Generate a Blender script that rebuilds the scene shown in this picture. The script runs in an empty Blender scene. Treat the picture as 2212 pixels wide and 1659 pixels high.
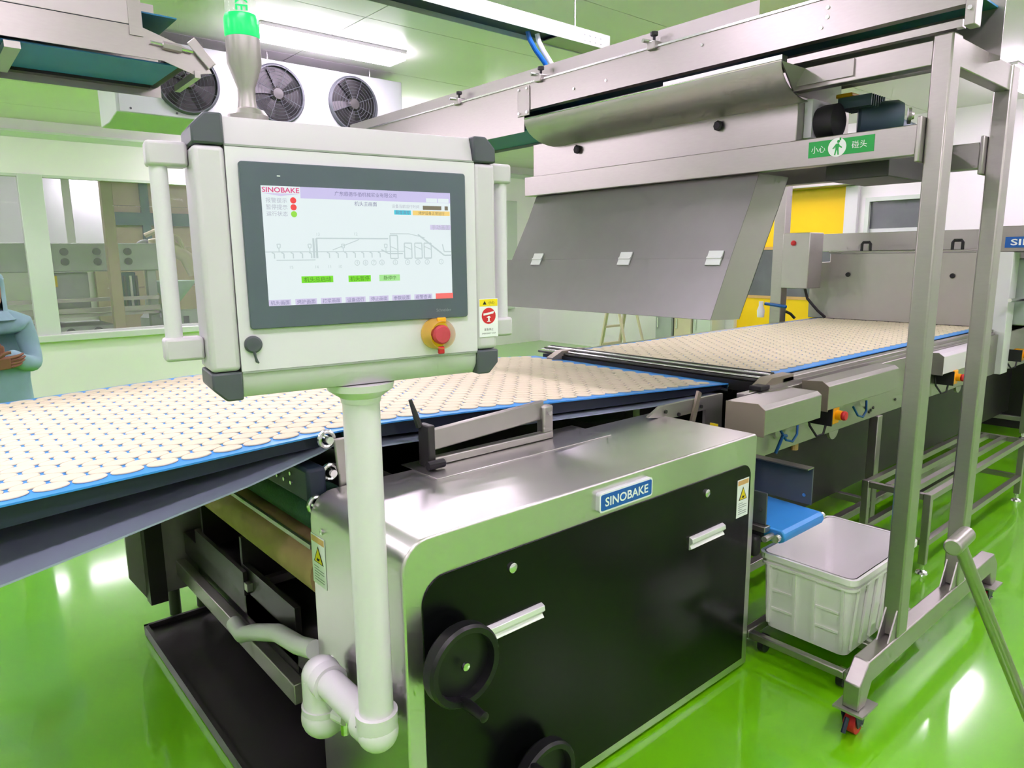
import bpy, bmesh, math, random
from mathutils import Vector, Matrix

random.seed(7)
SC = bpy.context.scene
COL = SC.collection
PI = math.pi

# ---------------------------------------------------------------- camera, world, exposure
cam_d = bpy.data.cameras.new('camera')
cam_d.sensor_fit = 'HORIZONTAL'
cam_d.sensor_width = 36.0
cam_d.lens = 36.0 * 1524.3 / 2212.0
cam_d.clip_start = 0.05
cam_d.clip_end = 100
cam = bpy.data.objects.new('camera', cam_d)
COL.objects.link(cam)
def cam_axes(yaw, pitch, roll):
    fw = Vector((math.cos(yaw) * math.cos(pitch), math.sin(yaw) * math.cos(pitch), -math.sin(pitch)))
    r = fw.cross(Vector((0, 0, 1))).normalized()
    u = r.cross(fw)
    c, s = math.cos(roll), math.sin(roll)
    return c * r + s * u, -s * r + c * u, fw
_r, _u, _f = cam_axes(0.862235, 0.17806, -0.010984)
cam.matrix_world = Matrix(((_r.x, _u.x, -_f.x, 0), (_r.y, _u.y, -_f.y, 0), (_r.z, _u.z, -_f.z, 1.6), (0, 0, 0, 1)))
SC.camera = cam

world = bpy.data.worlds.new('world')
world.use_nodes = True
world.node_tree.nodes['Background'].inputs[0].default_value = (0.9, 1.0, 0.95, 1)
world.node_tree.nodes['Background'].inputs[1].default_value = 0.3
SC.world = world
SC.view_settings.view_transform = 'Standard'
SC.view_settings.look = 'None'
SC.view_settings.gamma = 1.0
SC.view_settings.exposure = 0.42
SC.view_settings.use_curve_mapping = False
SC.cycles.max_bounces = 5
SC.cycles.diffuse_bounces = 4
SC.cycles.glossy_bounces = 3
SC.cycles.transmission_bounces = 3
SC.cycles.transparent_max_bounces = 6
SC.cycles.use_adaptive_sampling = True
SC.cycles.adaptive_threshold = 0.12
SC.cycles.adaptive_min_samples = 12
SC.cycles.sample_clamp_indirect = 6.0
SC.cycles.caustics_reflective = False
SC.cycles.caustics_refractive = False
SC.cycles.use_denoising = True
LAMP = 25.0      # emission strength of the ceiling lamps

# ---------------------------------------------------------------- materials
def lin(c):
    c = c / 255.0
    return c / 12.92 if c <= 0.04045 else ((c + 0.055) / 1.055) ** 2.4
def rgb(r, g, b):
    return (lin(r), lin(g), lin(b), 1.0)
MATS = {}
def mat(name, col, rough=0.5, metal=0.0, var=0.06, scale=6.0, stretch=None, emit=0.0, trans=0.0, ior=1.45,
        rvar=0.0, bump=0.0, bscale=80.0, coat=0.0, alpha=1.0, spec=0.5, emitcol=None):
    m = bpy.data.materials.new(name)
    m.use_nodes = True
    nt = m.node_tree
    b = nt.nodes['Principled BSDF']
    b.inputs['Base Color'].default_value = col
    b.inputs['Roughness'].default_value = rough
    b.inputs['Metallic'].default_value = metal
    b.inputs['IOR'].default_value = ior
    b.inputs['Specular IOR Level'].default_value = spec
    b.inputs['Coat Weight'].default_value = coat
    b.inputs['Coat Roughness'].default_value = 0.08
    if trans:
        b.inputs['Transmission Weight'].default_value = trans
    if alpha < 1:
        b.inputs['Alpha'].default_value = alpha
    if emit:
        b.inputs['Emission Color'].default_value = emitcol or col
        b.inputs['Emission Strength'].default_value = emit
    if var or rvar or bump:
        tc = nt.nodes.new('ShaderNodeTexCoord')
        mp = nt.nodes.new('ShaderNodeMapping')
        if stretch:
            mp.inputs['Scale'].default_value = stretch
        nt.links.new(tc.outputs['Object'], mp.inputs['Vector'])
        nz = nt.nodes.new('ShaderNodeTexNoise')
        nz.inputs['Scale'].default_value = scale
        nz.inputs['Detail'].default_value = 5
        nt.links.new(mp.outputs['Vector'], nz.inputs['Vector'])
        if var:
            mx = nt.nodes.new('ShaderNodeMix')
            mx.data_type = 'RGBA'
            mx.inputs[6].default_value = tuple(c * (1 - var) for c in col[:3]) + (1,)
            mx.inputs[7].default_value = tuple(min(1, c * (1 + var)) for c in col[:3]) + (1,)
            nt.links.new(nz.outputs['Fac'], mx.inputs[0])
            nt.links.new(mx.outputs[2], b.inputs['Base Color'])
        if rvar:
            mr = nt.nodes.new('ShaderNodeMapRange')
            mr.inputs['From Min'].default_value = 0.3
            mr.inputs['From Max'].default_value = 0.7
            mr.inputs['To Min'].default_value = max(0.02, rough - rvar)
            mr.inputs['To Max'].default_value = rough + rvar
            nt.links.new(nz.outputs['Fac'], mr.inputs['Value'])
            nt.links.new(mr.outputs['Result'], b.inputs['Roughness'])
        if bump:
            n2 = nt.nodes.new('ShaderNodeTexNoise')
            n2.inputs['Scale'].default_value = bscale
            nt.links.new(mp.outputs['Vector'], n2.inputs['Vector'])
            bp = nt.nodes.new('ShaderNodeBump')
            bp.inputs['Strength'].default_value = bump
            bp.inputs['Distance'].default_value = 0.002
            nt.links.new(n2.outputs['Fac'], bp.inputs['Height'])
            nt.links.new(bp.outputs['Normal'], b.inputs['Normal'])
    MATS[name] = m
    return m

M = {}
M['cooler'] = mat('cooler_white_sheet', rgb(196, 200, 204), 0.4, var=0.02)
M['steel'] = mat('brushed_steel', rgb(168, 165, 159), 0.36, 0.95, var=0.05, scale=30, stretch=(1, 1, 5))
M['steel_top'] = mat('stained_steel_sheet', rgb(214, 212, 208), 0.3, 0.95, var=0.05, scale=3, stretch=(2, 3, 1))
M['steel_matt'] = mat('matt_steel', rgb(176, 173, 168), 0.45, 0.9, var=0.04, scale=12)
M['steel_sheet'] = mat('dull_grey_steel_sheet', rgb(132, 132, 129), 0.42, 0.9, var=0.05, scale=12)
M['chrome'] = mat('bright_chrome', rgb(225, 225, 225), 0.2, 1.0, var=0.03)
M['dark_steel'] = mat('dark_steel', rgb(70, 70, 68), 0.45, 0.5, var=0.15)
M['slate'] = mat('slate_black_sheet', rgb(48, 46, 46), 0.38, 0.3, var=0.2, scale=4)
M['black'] = mat('black_paint', rgb(18, 19, 20), 0.4, 0.0, var=0.1)
M['black_gloss'] = mat('black_acrylic', rgb(9, 11, 11), 0.24, 0.0, var=0.05, spec=0.25)
M['rubber'] = mat('black_rubber', rgb(30, 30, 32), 0.6)
M['white'] = mat('white_powder_coat', rgb(218, 217, 220), 0.38, var=0.02)
M['panel_grey'] = mat('light_grey_enclosure', rgb(202, 200, 202), 0.42, var=0.02)
M['pole_white'] = mat('white_pipe_paint', rgb(224, 222, 224), 0.3, var=0.02)
M['charcoal'] = mat('charcoal_plastic', rgb(78, 84, 88), 0.45, var=0.05)
M['bezel'] = mat('grey_screen_bezel', rgb(84, 96, 104), 0.38, var=0.05, scale=12)
M['belt_blue'] = mat('blue_belt', rgb(62, 152, 232), 0.4, var=0.05)
M['belt_under'] = mat('grey_blue_belt_back', rgb(158, 170, 190), 0.6, var=0.06)
M['navy'] = mat('navy_plate_and_shade', rgb(32, 42, 60), 0.5, var=0.1)  # also paints shade under the belt and inside the cable tray
M['teal_belt'] = mat('teal_blue_belt_underside', rgb(30, 104, 140), 0.5, var=0.1)
M['cracker'] = mat('pale_dough', rgb(222, 211, 182), 0.75, var=0.05, scale=40, bump=0.3, bscale=400)
M['floor'] = mat('green_epoxy', rgb(112, 196, 2), 0.35, 0.0, var=0.06, scale=1.6, spec=0.4, coat=1.0)
_fb = M['floor'].node_tree.nodes['Principled BSDF']
_fb.inputs['Coat IOR'].default_value = 1.72
_fb.inputs['Coat Roughness'].default_value = 0.09
M['wall'] = mat('white_wall_panel', rgb(240, 235, 240), 0.32, var=0.02, scale=1.0)
M['ceiling'] = mat('white_ceiling_panel', rgb(234, 226, 232), 0.35, var=0.03, scale=0.8)
M['seam'] = mat('grey_panel_seam', rgb(150, 160, 148), 0.6)
M['alu'] = mat('white_aluminium_frame', rgb(205, 212, 206), 0.35, 0.2, var=0.03)
M['lamp'] = mat('lamp_diffuser', (1, 1, 1, 1), 0.4, var=0, emit=LAMP, emitcol=(1.0, 0.81, 1.04, 1))
M['lamp_soft'] = mat('soft_lamp_diffuser', (1, 1, 1, 1), 0.4, var=0, emit=LAMP * 0.8, emitcol=(1.0, 0.86, 1.02, 1))
M['glass'] = mat('window_glass', (0.95, 1.0, 0.97, 1), 0.02, var=0, alpha=0.06, spec=0.5)
M['clear'] = mat('clear_plastic', (1, 1, 1, 1), 0.05, var=0, alpha=0.22)
M['clear_orange'] = mat('clear_amber_plastic', rgb(240, 190, 110), 0.1, var=0, alpha=0.35)
M['red'] = mat('red_plastic', rgb(205, 40, 48), 0.5, var=0.06)
M['red_fade'] = mat('red_mushroom', rgb(198, 70, 82), 0.5, var=0.03)
M['orange'] = mat('orange_plastic', rgb(250, 170, 10), 0.4)
M['yellow_door'] = mat('yellow_curtain', rgb(255, 208, 0), 0.5, var=0.03)
M['yellow'] = mat('yellow_print', rgb(240, 215, 30), 0.5, var=0.02)
M['amber_print'] = mat('amber_print', rgb(214, 170, 110), 0.5, var=0.02)
M['white_print'] = mat('white_print', rgb(238, 240, 242), 0.5, var=0.01)
M['black_print'] = mat('black_print', rgb(30, 30, 30), 0.5, var=0.01)
M['grey_print'] = mat('grey_print', rgb(150, 155, 160), 0.5, var=0.01)
M['green_print'] = mat('green_print', rgb(30, 160, 72), 0.45, var=0.02)
M['blue_badge'] = mat('blue_enamel', rgb(28, 92, 176), 0.35, var=0.03)
M['crate'] = mat('white_plastic_crate', rgb(240, 238, 236), 0.45, var=0.03)
M['roller_green'] = mat('dark_green_rubber_roller', rgb(34, 74, 58), 0.7, var=0.45, scale=60, bump=1.0, bscale=120)
M['roller_tan'] = mat('tan_canvas_roller', rgb(188, 152, 116), 0.7, var=0.25, scale=14)
M['hose'] = mat('translucent_hose', rgb(232, 232, 232), 0.35)
M['satin'] = mat('satin_white_metal', rgb(240, 240, 240), 0.3, 0.5, var=0.02)
M['motor'] = mat('blue_grey_motor_paint', rgb(70, 90, 104), 0.5, var=0.1)
M['gown'] = mat('pale_blue_gown', rgb(150, 182, 196), 0.85, var=0.22, scale=9)
M['skin'] = mat('skin', rgb(150, 104, 84), 0.6)
M['mask'] = mat('pale_mask', rgb(190, 214, 208), 0.8)
M['hair'] = mat('dark_hair', rgb(30, 26, 24), 0.6)
M['grey_machine'] = mat('grey_machine_paint', rgb(168, 176, 172), 0.45, 0.2, var=0.08)
M['cream'] = mat('cream_robot_paint', rgb(206, 196, 168), 0.4, var=0.05)
M['brown_door'] = mat('brown_roller_door', rgb(178, 160, 138), 0.6, var=0.08, scale=3)
M['teal_frame'] = mat('teal_frame', rgb(60, 98, 104), 0.5)
M['curtain'] = mat('white_strip_curtain', rgb(216, 216, 222), 0.5, var=0.05)
M['purple_grey'] = mat('pale_grey_cover', rgb(214, 206, 214), 0.45)
M['castor_blue'] = mat('dark_blue_castor_fork', rgb(22, 40, 56), 0.4)
M['cable_blue'] = mat('blue_air_hose', rgb(20, 90, 160), 0.4)
M['taupe'] = mat('taupe_end_plate', rgb(150, 140, 124), 0.45, 0.4, var=0.1)
M['lens_green'] = mat('lit_green_lens', rgb(10, 130, 60), 0.3, var=0, emit=0.62, emitcol=(0.01, 0.85, 0.22, 1))
M['far_glass'] = mat('dim_window', rgb(110, 112, 118), 0.15, var=0.3, scale=3)

def screen_mat(name, r, g, b, s=0.7):
    c = rgb(r, g, b)
    return mat(name, (0.02, 0.02, 0.02, 1), 0.35, var=0, emit=s, emitcol=c)
SM = {k: screen_mat('lit_screen_' + k, *v) for k, v in dict(
    white=(232, 244, 246), violet=(206, 198, 240), violet2=(214, 206, 238), pink=(226, 60, 130), text=(120, 118, 160), dark=(96, 104, 108),
    red=(246, 60, 60), redbar=(252, 112, 106), lime=(120, 225, 20), lime2=(170, 235, 150), limetext=(60, 120, 20),
    cyan=(70, 205, 225), amber=(250, 214, 120), line=(196, 212, 214), olive=(120, 112, 90), paletext=(176, 180, 196), greendot=(150, 226, 60)).items()}

# ---------------------------------------------------------------- mesh helpers
OFF = {}
class MB:
    def __init__(s, xf=None):
        s.v, s.f, s.xf = [], [], xf
    def add(s, vs, fs):
        n = len(s.v)
        s.v += [tuple(s.xf(*p)) if s.xf else tuple(p) for p in vs]
        s.f += [tuple(i + n for i in f) for f in fs]
        return s
    def box(s, x0, x1, y0, y1, z0, z1):
        vs = [(x, y, z) for z in (z0, z1) for y in (y0, y1) for x in (x0, x1)]
        return s.add(vs, [(0, 2, 3, 1), (4, 5, 7, 6), (0, 1, 5, 4), (2, 6, 7, 3), (0, 4, 6, 2), (1, 3, 7, 5)])
    def obox(s, c, a, b, d):
        c, a, b, d = Vector(c), Vector(a), Vector(b), Vector(d)
        vs = [c + i * a + j * b + k * d for k in (-1, 1) for j in (-1, 1) for i in (-1, 1)]
        return s.add(vs, [(0, 2, 3, 1), (4, 5, 7, 6), (0, 1, 5, 4), (2, 6, 7, 3), (0, 4, 6, 2), (1, 3, 7, 5)])
    def bar(s, p0, p1, w, h, up=(0, 0, 1)):
        p0, p1 = Vector(p0), Vector(p1)
        d = p1 - p0
        sd = d.cross(Vector(up))
        if sd.length < 1e-6:
            sd = d.cross(Vector((1, 0, 0)))
        sd.normalize()
        u = sd.cross(d).normalized()
        return s.obox((p0 + p1) / 2, d / 2, sd * w / 2, u * h / 2)
    def tube(s, p0, p1, r, n=14, r1=None, cap=True):
        p0, p1 = Vector(p0), Vector(p1)
        d = (p1 - p0).normalized()
        a = d.orthogonal().normalized()
        b = d.cross(a)
        r1 = r if r1 is None else r1
        vs = [p0 + (a * math.cos(2 * PI * i / n) + b * math.sin(2 * PI * i / n)) * r for i in range(n)]
        vs += [p1 + (a * math.cos(2 * PI * i / n) + b * math.sin(2 * PI * i / n)) * r1 for i in range(n)]
        fs = [(i, (i + 1) % n, n + (i + 1) % n, n + i) for i in range(n)]
        if cap:
            fs += [tuple(range(n))[::-1], tuple(range(n, 2 * n))]
        return s.add(vs, fs)
    def path(s, pts, r, n=8):
        pts = [Vector(p) for p in pts]
        rs = r if isinstance(r, (list, tuple)) else [r] * len(pts)
        vs, fs, a = [], [], None
        for i, p in enumerate(pts):
            t = (pts[min(i + 1, len(pts) - 1)] - pts[max(i - 1, 0)]).normalized()
            a = t.orthogonal().normalized() if a is None else (a - t * a.dot(t)).normalized()
            b = t.cross(a)
            vs += [p + (a * math.cos(2 * PI * k / n) + b * math.sin(2 * PI * k / n)) * rs[i] for k in range(n)]
        for i in range(len(pts) - 1):
            fs += [(i * n + k, i * n + (k + 1) % n, (i + 1) * n + (k + 1) % n, (i + 1) * n + k) for k in range(n)]
        fs += [tuple(range(n))[::-1], tuple(range((len(pts) - 1) * n, len(pts) * n))]
        return s.add(vs, fs)
    def prism(s, poly, axis, a0, a1):
        def P(p, a):
            return (a, p[0], p[1]) if axis == 'x' else (p[0], a, p[1]) if axis == 'y' else (p[0], p[1], a)
        n = len(poly)
        vs = [P(p, a0) for p in poly] + [P(p, a1) for p in poly]
        return s.add(vs, [tuple(range(n)), tuple(range(n, 2 * n))[::-1]] + [(i, n + i, n + (i + 1) % n, (i + 1) % n) for i in range(n)])
    def sheet(s, prof, y0, y1, th, axis='y'):
        """thin sheet along a polyline profile, thickness th laid on its lower side"""
        low = []
        for i, p in enumerate(prof):
            a = Vector(prof[max(i - 1, 0)])
            b = Vector(prof[min(i + 1, len(prof) - 1)])
            t = (b - a).normalized()
            low.append((p[0] + t.y * th, p[1] - t.x * th))
        n = len(prof)
        def P(p, a):
            return (a, p[0], p[1]) if axis == 'x' else (p[0], a, p[1])
        vs = [P(p, y0) for p in prof] + [P(p, y1) for p in prof] + [P(p, y0) for p in low] + [P(p, y1) for p in low]
        fs = []
        for i in range(n - 1):
            fs += [(i, i + 1, n + i + 1, n + i), (2 * n + i, 3 * n + i, 3 * n + i + 1, 2 * n + i + 1),
                   (i, 2 * n + i, 2 * n + i + 1, i + 1), (n + i, n + i + 1, 3 * n + i + 1, 3 * n + i)]
        fs += [(0, n, 3 * n, 2 * n), (n - 1, 3 * n - 1, 4 * n - 1, 2 * n - 1)]
        return s.add(vs, fs)
    def lathe(s, prof, org, ax, n=20):
        org, ax = Vector(org), Vector(ax).normalized()
        a = ax.orthogonal().normalized()
        b = ax.cross(a)
        vs, fs = [], []
        for r, h in prof:
            vs += [org + ax * h + (a * math.cos(2 * PI * k / n) + b * math.sin(2 * PI * k / n)) * max(r, 1e-5) for k in range(n)]
        for i in range(len(prof) - 1):
            fs += [(i * n + k, i * n + (k + 1) % n, (i + 1) * n + (k + 1) % n, (i + 1) * n + k) for k in range(n)]
        if prof[0] != prof[-1]:
            fs += [tuple(range(n))[::-1], tuple(range((len(prof) - 1) * n, len(prof) * n))]
        return s.add(vs, fs)
    def torus(s, c, ax, R, r, n=28, m=10):
        c, ax = Vector(c), Vector(ax).normalized()
        a = ax.orthogonal().normalized()
        b = ax.cross(a)
        vs, fs = [], []
        for i in range(n):
            d = a * math.cos(2 * PI * i / n) + b * math.sin(2 * PI * i / n)
            vs += [c + d * (R + r * math.cos(2 * PI * j / m)) + ax * r * math.sin(2 * PI * j / m) for j in range(m)]
        for i in range(n):
            for j in range(m):
                fs.append((i * m + j, ((i + 1) % n) * m + j, ((i + 1) % n) * m + (j + 1) % m, i * m + (j + 1) % m))
        return s.add(vs, fs)
    def sphere(s, c, rx, ry=None, rz=None, n=16, m=10):
        ry, rz = ry or rx, rz or rx
        vs, fs = [], []
        for i in range(m + 1):
            t = PI * i / m
            vs += [(c[0] + rx * math.sin(t) * math.cos(2 * PI * k / n), c[1] + ry * math.sin(t) * math.sin(2 * PI * k / n), c[2] + rz * math.cos(t)) for k in range(n)]
        for i in range(m):
            fs += [(i * n + k, (i + 1) * n + k, (i + 1) * n + (k + 1) % n, i * n + (k + 1) % n) for k in range(n)]
        return s.add(vs, fs)
    def build(s, name, material, parent=None, bev=0.0, smooth=True, loc=None, seg=2, label=None):
        off = Vector(OFF[parent.name]) if parent else Vector(loc or (0, 0, 0))
        me = bpy.data.meshes.new(name)
        me.from_pydata([Vector(v) - off for v in s.v], [], s.f)
        bm = bmesh.new()
        bm.from_mesh(me)
        bmesh.ops.remove_doubles(bm, verts=bm.verts, dist=1e-6)
        bmesh.ops.recalc_face_normals(bm, faces=bm.faces)
        bm.to_mesh(me)
        bm.free()
        if smooth:
            me.shade_smooth()
            me.set_sharp_from_angle(angle=math.radians(35))
        me.materials.append(material)
        o = bpy.data.objects.new(name, me)
        COL.objects.link(o)
        if parent:
            o.parent = parent
        else:
            o.location = off
        OFF[o.name] = tuple(off)
        if bev:
            md = o.modifiers.new('bevel', 'BEVEL')
            md.width = bev
            md.segments = seg
            md.limit_method = 'ANGLE'
            md.angle_limit = math.radians(40)
        if label:
            o['label'] = label
        return o

def tag(o, label=None, cat=None, group=None, kind=None):
    for k, v in (('label', label), ('category', cat), ('group', group), ('kind', kind)):
        if v:
            o[k] = v
    return o
def thing(name, label, cat, loc=(0, 0, 0), group=None):
    o = bpy.data.objects.new(name, None)
    o.empty_display_size = 0.1
    COL.objects.link(o)
    o.location = loc
    OFF[o.name] = tuple(loc)
    return tag(o, label, cat, group)
def structure(o):
    o['kind'] = 'structure'
    return o
def holder(name, loc=(0, 0, 0)):
    o = bpy.data.objects.new(name, None)
    COL.objects.link(o)
    o.location = loc
    OFF[o.name] = tuple(loc)
    return structure(o)
def part(name, m, parent, *boxes, bev=0.0, xf=None):
    mb = MB(xf)
    for b in boxes:
        mb.box(*b)
    return mb.build(name, m, parent, bev=bev)
def clone(src, parent, delta):
    c = src.copy()
    COL.objects.link(c)
    c.parent = parent
    c.location = Vector(src.location) + Vector(delta)
    OFF[c.name] = OFF[src.name]
    return c

_TX = {}
def glyphs(s, bold=False):
    """flat outline of a string as (verts, faces), unit cap size, centred on the origin"""
    if (s, bold) in _TX:
        return _TX[(s, bold)]
    cu = bpy.data.curves.new('lettering', 'FONT')
    cu.body = s
    cu.size = 1.0
    cu.align_x = 'CENTER'
    cu.align_y = 'CENTER'
    cu.resolution_u = 3
    if bold:
        cu.offset = 0.018
    o = bpy.data.objects.new('lettering', cu)
    COL.objects.link(o)
    dg = bpy.context.evaluated_depsgraph_get()
    me = o.evaluated_get(dg).to_mesh()
    vs = [tuple(v.co) for v in me.vertices]
    fs = [tuple(p.vertices) for p in me.polygons]
    o.evaluated_get(dg).to_mesh_clear()
    bpy.data.objects.remove(o)
    bpy.data.curves.remove(cu)
    if vs:
        xs = [v[0] for v in vs]
        ys = [v[1] for v in vs]
        cx, cy = (min(xs) + max(xs)) / 2, (min(ys) + max(ys)) / 2
        w, h = max(xs) - min(xs), max(ys) - min(ys)
        vs = [((v[0] - cx), (v[1] - cy), 0) for v in vs]
        r = (vs, fs, w, h)
    else:
        r = ([], [], 1, 1)
    _TX[(s, bold)] = r
    return r
def put_text(mb, s, org, ux, uy, width=None, height=None, bold=False):
    """lay a string on a plane; ux, uy unit vectors; scaled to width and/or height"""
    vs, fs, w, h = glyphs(s, bold)
    if width and height:
        kx, ky = width / w, height / h
    else:
        kx = ky = (width / w) if width else (height / h)
    o, ux, uy = Vector(org), Vector(ux), Vector(uy)
    return mb.add([tuple(o + ux * v[0] * kx + uy * v[1] * ky) for v in vs], fs)
def quad(mb, org, ux, uy, x0, x1, y0, y1):
    o, ux, uy = Vector(org), Vector(ux), Vector(uy)
    return mb.add([tuple(o + ux * a + uy * b) for a, b in ((x0, y0), (x1, y0), (x1, y1), (x0, y1))], [(0, 1, 2, 3)])
def disc(mb, org, ux, uy, r, n=24):
    o, ux, uy = Vector(org), Vector(ux), Vector(uy)
    return mb.add([tuple(o + ux * r * math.cos(2 * PI * i / n) + uy * r * math.sin(2 * PI * i / n)) for i in range(n)], [tuple(range(n))])
def flat_poly(mb, org, ux, uy, pts):
    o, ux, uy = Vector(org), Vector(ux), Vector(uy)
    return mb.add([tuple(o + ux * a + uy * b) for a, b in pts], [tuple(range(len(pts)))])

# ================================================================ THE SETTING
X0, X1, Y0, YB, ZC = -5.0, 9.3, -5.0, 10.0, 3.2  # coordinates from here on were back-projected from image pixels, then hardcoded
structure(MB().box(X0, X1, Y0, 19.4, -0.1, 0.0).build('floor', M['floor'], smooth=False))

# ceiling: a slab carrying long sandwich panels with open joints
ceil = structure(MB().box(X0, X1, Y0, YB, ZC + 0.05, ZC + 0.15).build('ceiling', M['seam'], smooth=False))
y = 3.36 - 8 * 1.15
src = None
while y < YB:
    y0, y1 = max(Y0, y + 0.004), min(YB - 0.002, y + 1.146)
    if y1 > y0:
        for xa, xb in ((X0, 2.6), (2.608, X1)):
            MB().box(xa, xb, y0, y1, ZC, ZC + 0.05).build('ceiling_panel', M['ceiling'], ceil, smooth=False)
    y += 1.15

# back wall with its long window band
WZ0, WZ1 = 0.738, 2.6
WEND = 8.6
wb = structure(MB().box(X0, X1, YB, YB + 0.12, 0, WZ0).box(X0, X1, YB, YB + 0.12, WZ1, ZC + 0.05)
               .box(WEND, X1, YB, YB + 0.12, WZ0, WZ1).build('wall_back', M['wall'], smooth=False))
wl = [(-4.3, -1.5), (-1.5, 1.285), (1.285, 3.98), (3.98, 6.5), (6.5, WEND)]
for i, (xa, xb) in enumerate(wl):
    w = holder('window_%d' % (i + 1), (xa, YB, WZ0))
    part('mullion', M['alu'], w, (xb - 0.122, xb + 0.122, YB - 0.02, YB + 0.09, WZ0, WZ1), bev=0.004)
    part('head_rail', M['alu'], w, (xa + 0.123, xb - 0.123, YB + 0.0, YB + 0.08, WZ1 - 0.03, WZ1))
    part('foot_rail', M['alu'], w, (xa + 0.123, xb - 0.123, YB + 0.0, YB + 0.08, WZ0, WZ0 + 0.025))
    part('pane', M['glass'], w, (xa + 0.123, xb - 0.123, YB + 0.045, YB + 0.051, WZ0 + 0.026, WZ1 - 0.031))
structure(MB().box(X0, WEND, YB - 0.09, YB - 0.001, WZ0 - 0.08, WZ0 + 0.004).build('trim_1', M['alu'], bev=0.01))
structure(MB().prism([(YB - 0.001, 3.0), (YB - 0.03, 3.01), (YB - 0.08, 3.05), (YB - 0.08, 3.075), (YB - 0.001, 3.085)], 'x', X0, X1).build('trim_2', M['alu'], smooth=False))

# side walls and the wall behind the camera
structure(MB().box(X0 - 0.1, X0, Y0, YB + 0.12, 0, ZC + 0.05).build('wall_left', M['wall'], smooth=False))
structure(MB().box(X0, X1, Y0 - 0.1, Y0, 0, ZC + 0.05).build('wall_front', M['wall'], smooth=False))
DY0, DY1, DZ = 4.24, 5.75, 2.44
FW0, FW1 = 3.15, 4.0
structure(MB().box(X1, X1 + 0.1, Y0, FW0, 0, ZC + 0.05).box(X1, X1 + 0.1, FW1, DY0, 0, ZC + 0.05).box(X1, X1 + 0.1, DY1, YB, 0, ZC + 0.05)
          .box(X1, X1 + 0.1, DY0, DY1, DZ + 0.3, ZC + 0.05).box(X1, X1 + 0.1, FW0, FW1, 0, 1.0).box(X1, X1 + 0.1, FW0, FW1, 2.28, ZC + 0.05)
          .build('wall_right', M['wall'], smooth=False))
d = holder('door_1', (X1, DY0, 0))
part('curtain_top', M['yellow_door'], d, (X1 + 0.02, X1 + 0.035, DY0, DY1, 1.7, DZ))
part('curtain_foot', M['yellow_door'], d, (X1 + 0.02, X1 + 0.035, DY0, DY1, 0.0, 1.0))
part('vision_strip', M['far_glass'], d, (X1 + 0.02, X1 + 0.03, DY0, DY1, 1.02, 1.66))
part('pale_band', M['amber_print'], d, (X1 + 0.01, X1 + 0.019, DY0, DY1, 1.66, 1.7))
part('pale_band', M['amber_print'], d, (X1 + 0.01, X1 + 0.019, DY0, DY1, 0.98, 1.02))
part('guide_post', M['white'], d, (X1 - 0.06, X1 - 0.001, DY0 - 0.16, DY0, 0, DZ + 0.0), bev=0.005)
part('guide_post', M['white'], d, (X1 - 0.06, X1 - 0.001, DY1, DY1 + 0.16, 0, DZ + 0.0), bev=0.005)
part('roller_box', M['steel_matt'], d, (X1 - 0.2, X1 + 0.1, DY0 - 0.16, DY1 + 0.16, DZ + 0.001, DZ + 0.3), bev=0.01)
part('call_button', M['red'], d, (X1 - 0.075, X1 - 0.06, DY0 - 0.15, DY0 - 0.02, 1.62, 1.72))
w = holder('window_6', (X1, FW0, 1.0))
part('frame', M['alu'], w, (X1 - 0.02, X1 + 0.08, FW0, FW1, 2.23, 2.28), (X1 - 0.02, X1 + 0.08, FW0, FW1, 1.0, 1.05),
     (X1 - 0.02, X1 + 0.08, FW0, FW0 + 0.05, 1.05, 2.23), (X1 - 0.02, X1 + 0.08, FW1 - 0.05, FW1, 1.05, 2.23))
part('upper_pane', M['far_glass'], w, (X1 + 0.03, X1 + 0.04, FW0 + 0.051, FW1 - 0.051, 1.9, 2.229))
part('lower_pane', M['curtain'], w, (X1 + 0.03, X1 + 0.04, FW0 + 0.051, FW1 - 0.051, 1.051, 1.899))

# the room behind the windows
structure(MB().box(X0, X1, 19.3, 19.4, 0, 4.2).build('wall_1', M['wall'], smooth=False))
structure(MB().box(X0, X1, YB + 0.12, 19.3, 4.1, 4.2).build('ceiling_next_room', M['ceiling'], smooth=False))
structure(MB().box(X0 - 0.1, X0, YB + 0.12, 19.3, 0, 4.2).build('wall_2', M['wall'], smooth=False))
structure(MB().box(X1, X1 + 0.1, YB + 0.12, 19.3, 0, 4.2).build('wall_3', M['wall'], smooth=False))
structure(MB().box(X0, X1, YB + 0.0, YB + 0.12, ZC + 0.051, 4.2).build('wall_4', M['wall'], smooth=False))

# ================================================================ LAMPS
def ceiling_lamp(x, y, z, label, group, L=1.16, W=0.25, along='x', m='lamp'):
    t = thing('ceiling_lamp', label, 'lamp', (x, y, z - 0.07), group)
    lx, ly = (L / 2, W / 2) if along == 'x' else (W / 2, L / 2)
    part('housing', M['white'], t, (x - lx, x + lx, y - ly, y + ly, z - 0.025, z - 0.001))
    part('diffuser', M[m], t, (x - lx + 0.008, x + lx - 0.008, y - ly + 0.008, y + ly - 0.008, z - 0.07, z - 0.026))
    return t
ceiling_lamp(2.66, 5.13, ZC, 'lit white batten lamp on the ceiling in front of the cooler fans', None)
for x in (-2.4, 0.1, 2.65):
    for y in (-2.6, 0.2, 2.6):
        ceiling_lamp(x, y, ZC, 'white batten lamp on the ceiling above the near floor', 'ceiling lamps out of view overhead')
for x, y in ((5.3, -2.6), (5.3, 0.2), (7.9, -2.6), (8.3, 0.2)):
    ceiling_lamp(x, y, ZC, 'white batten lamp on the ceiling past the gantry', 'ceiling lamps past the gantry')
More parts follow.
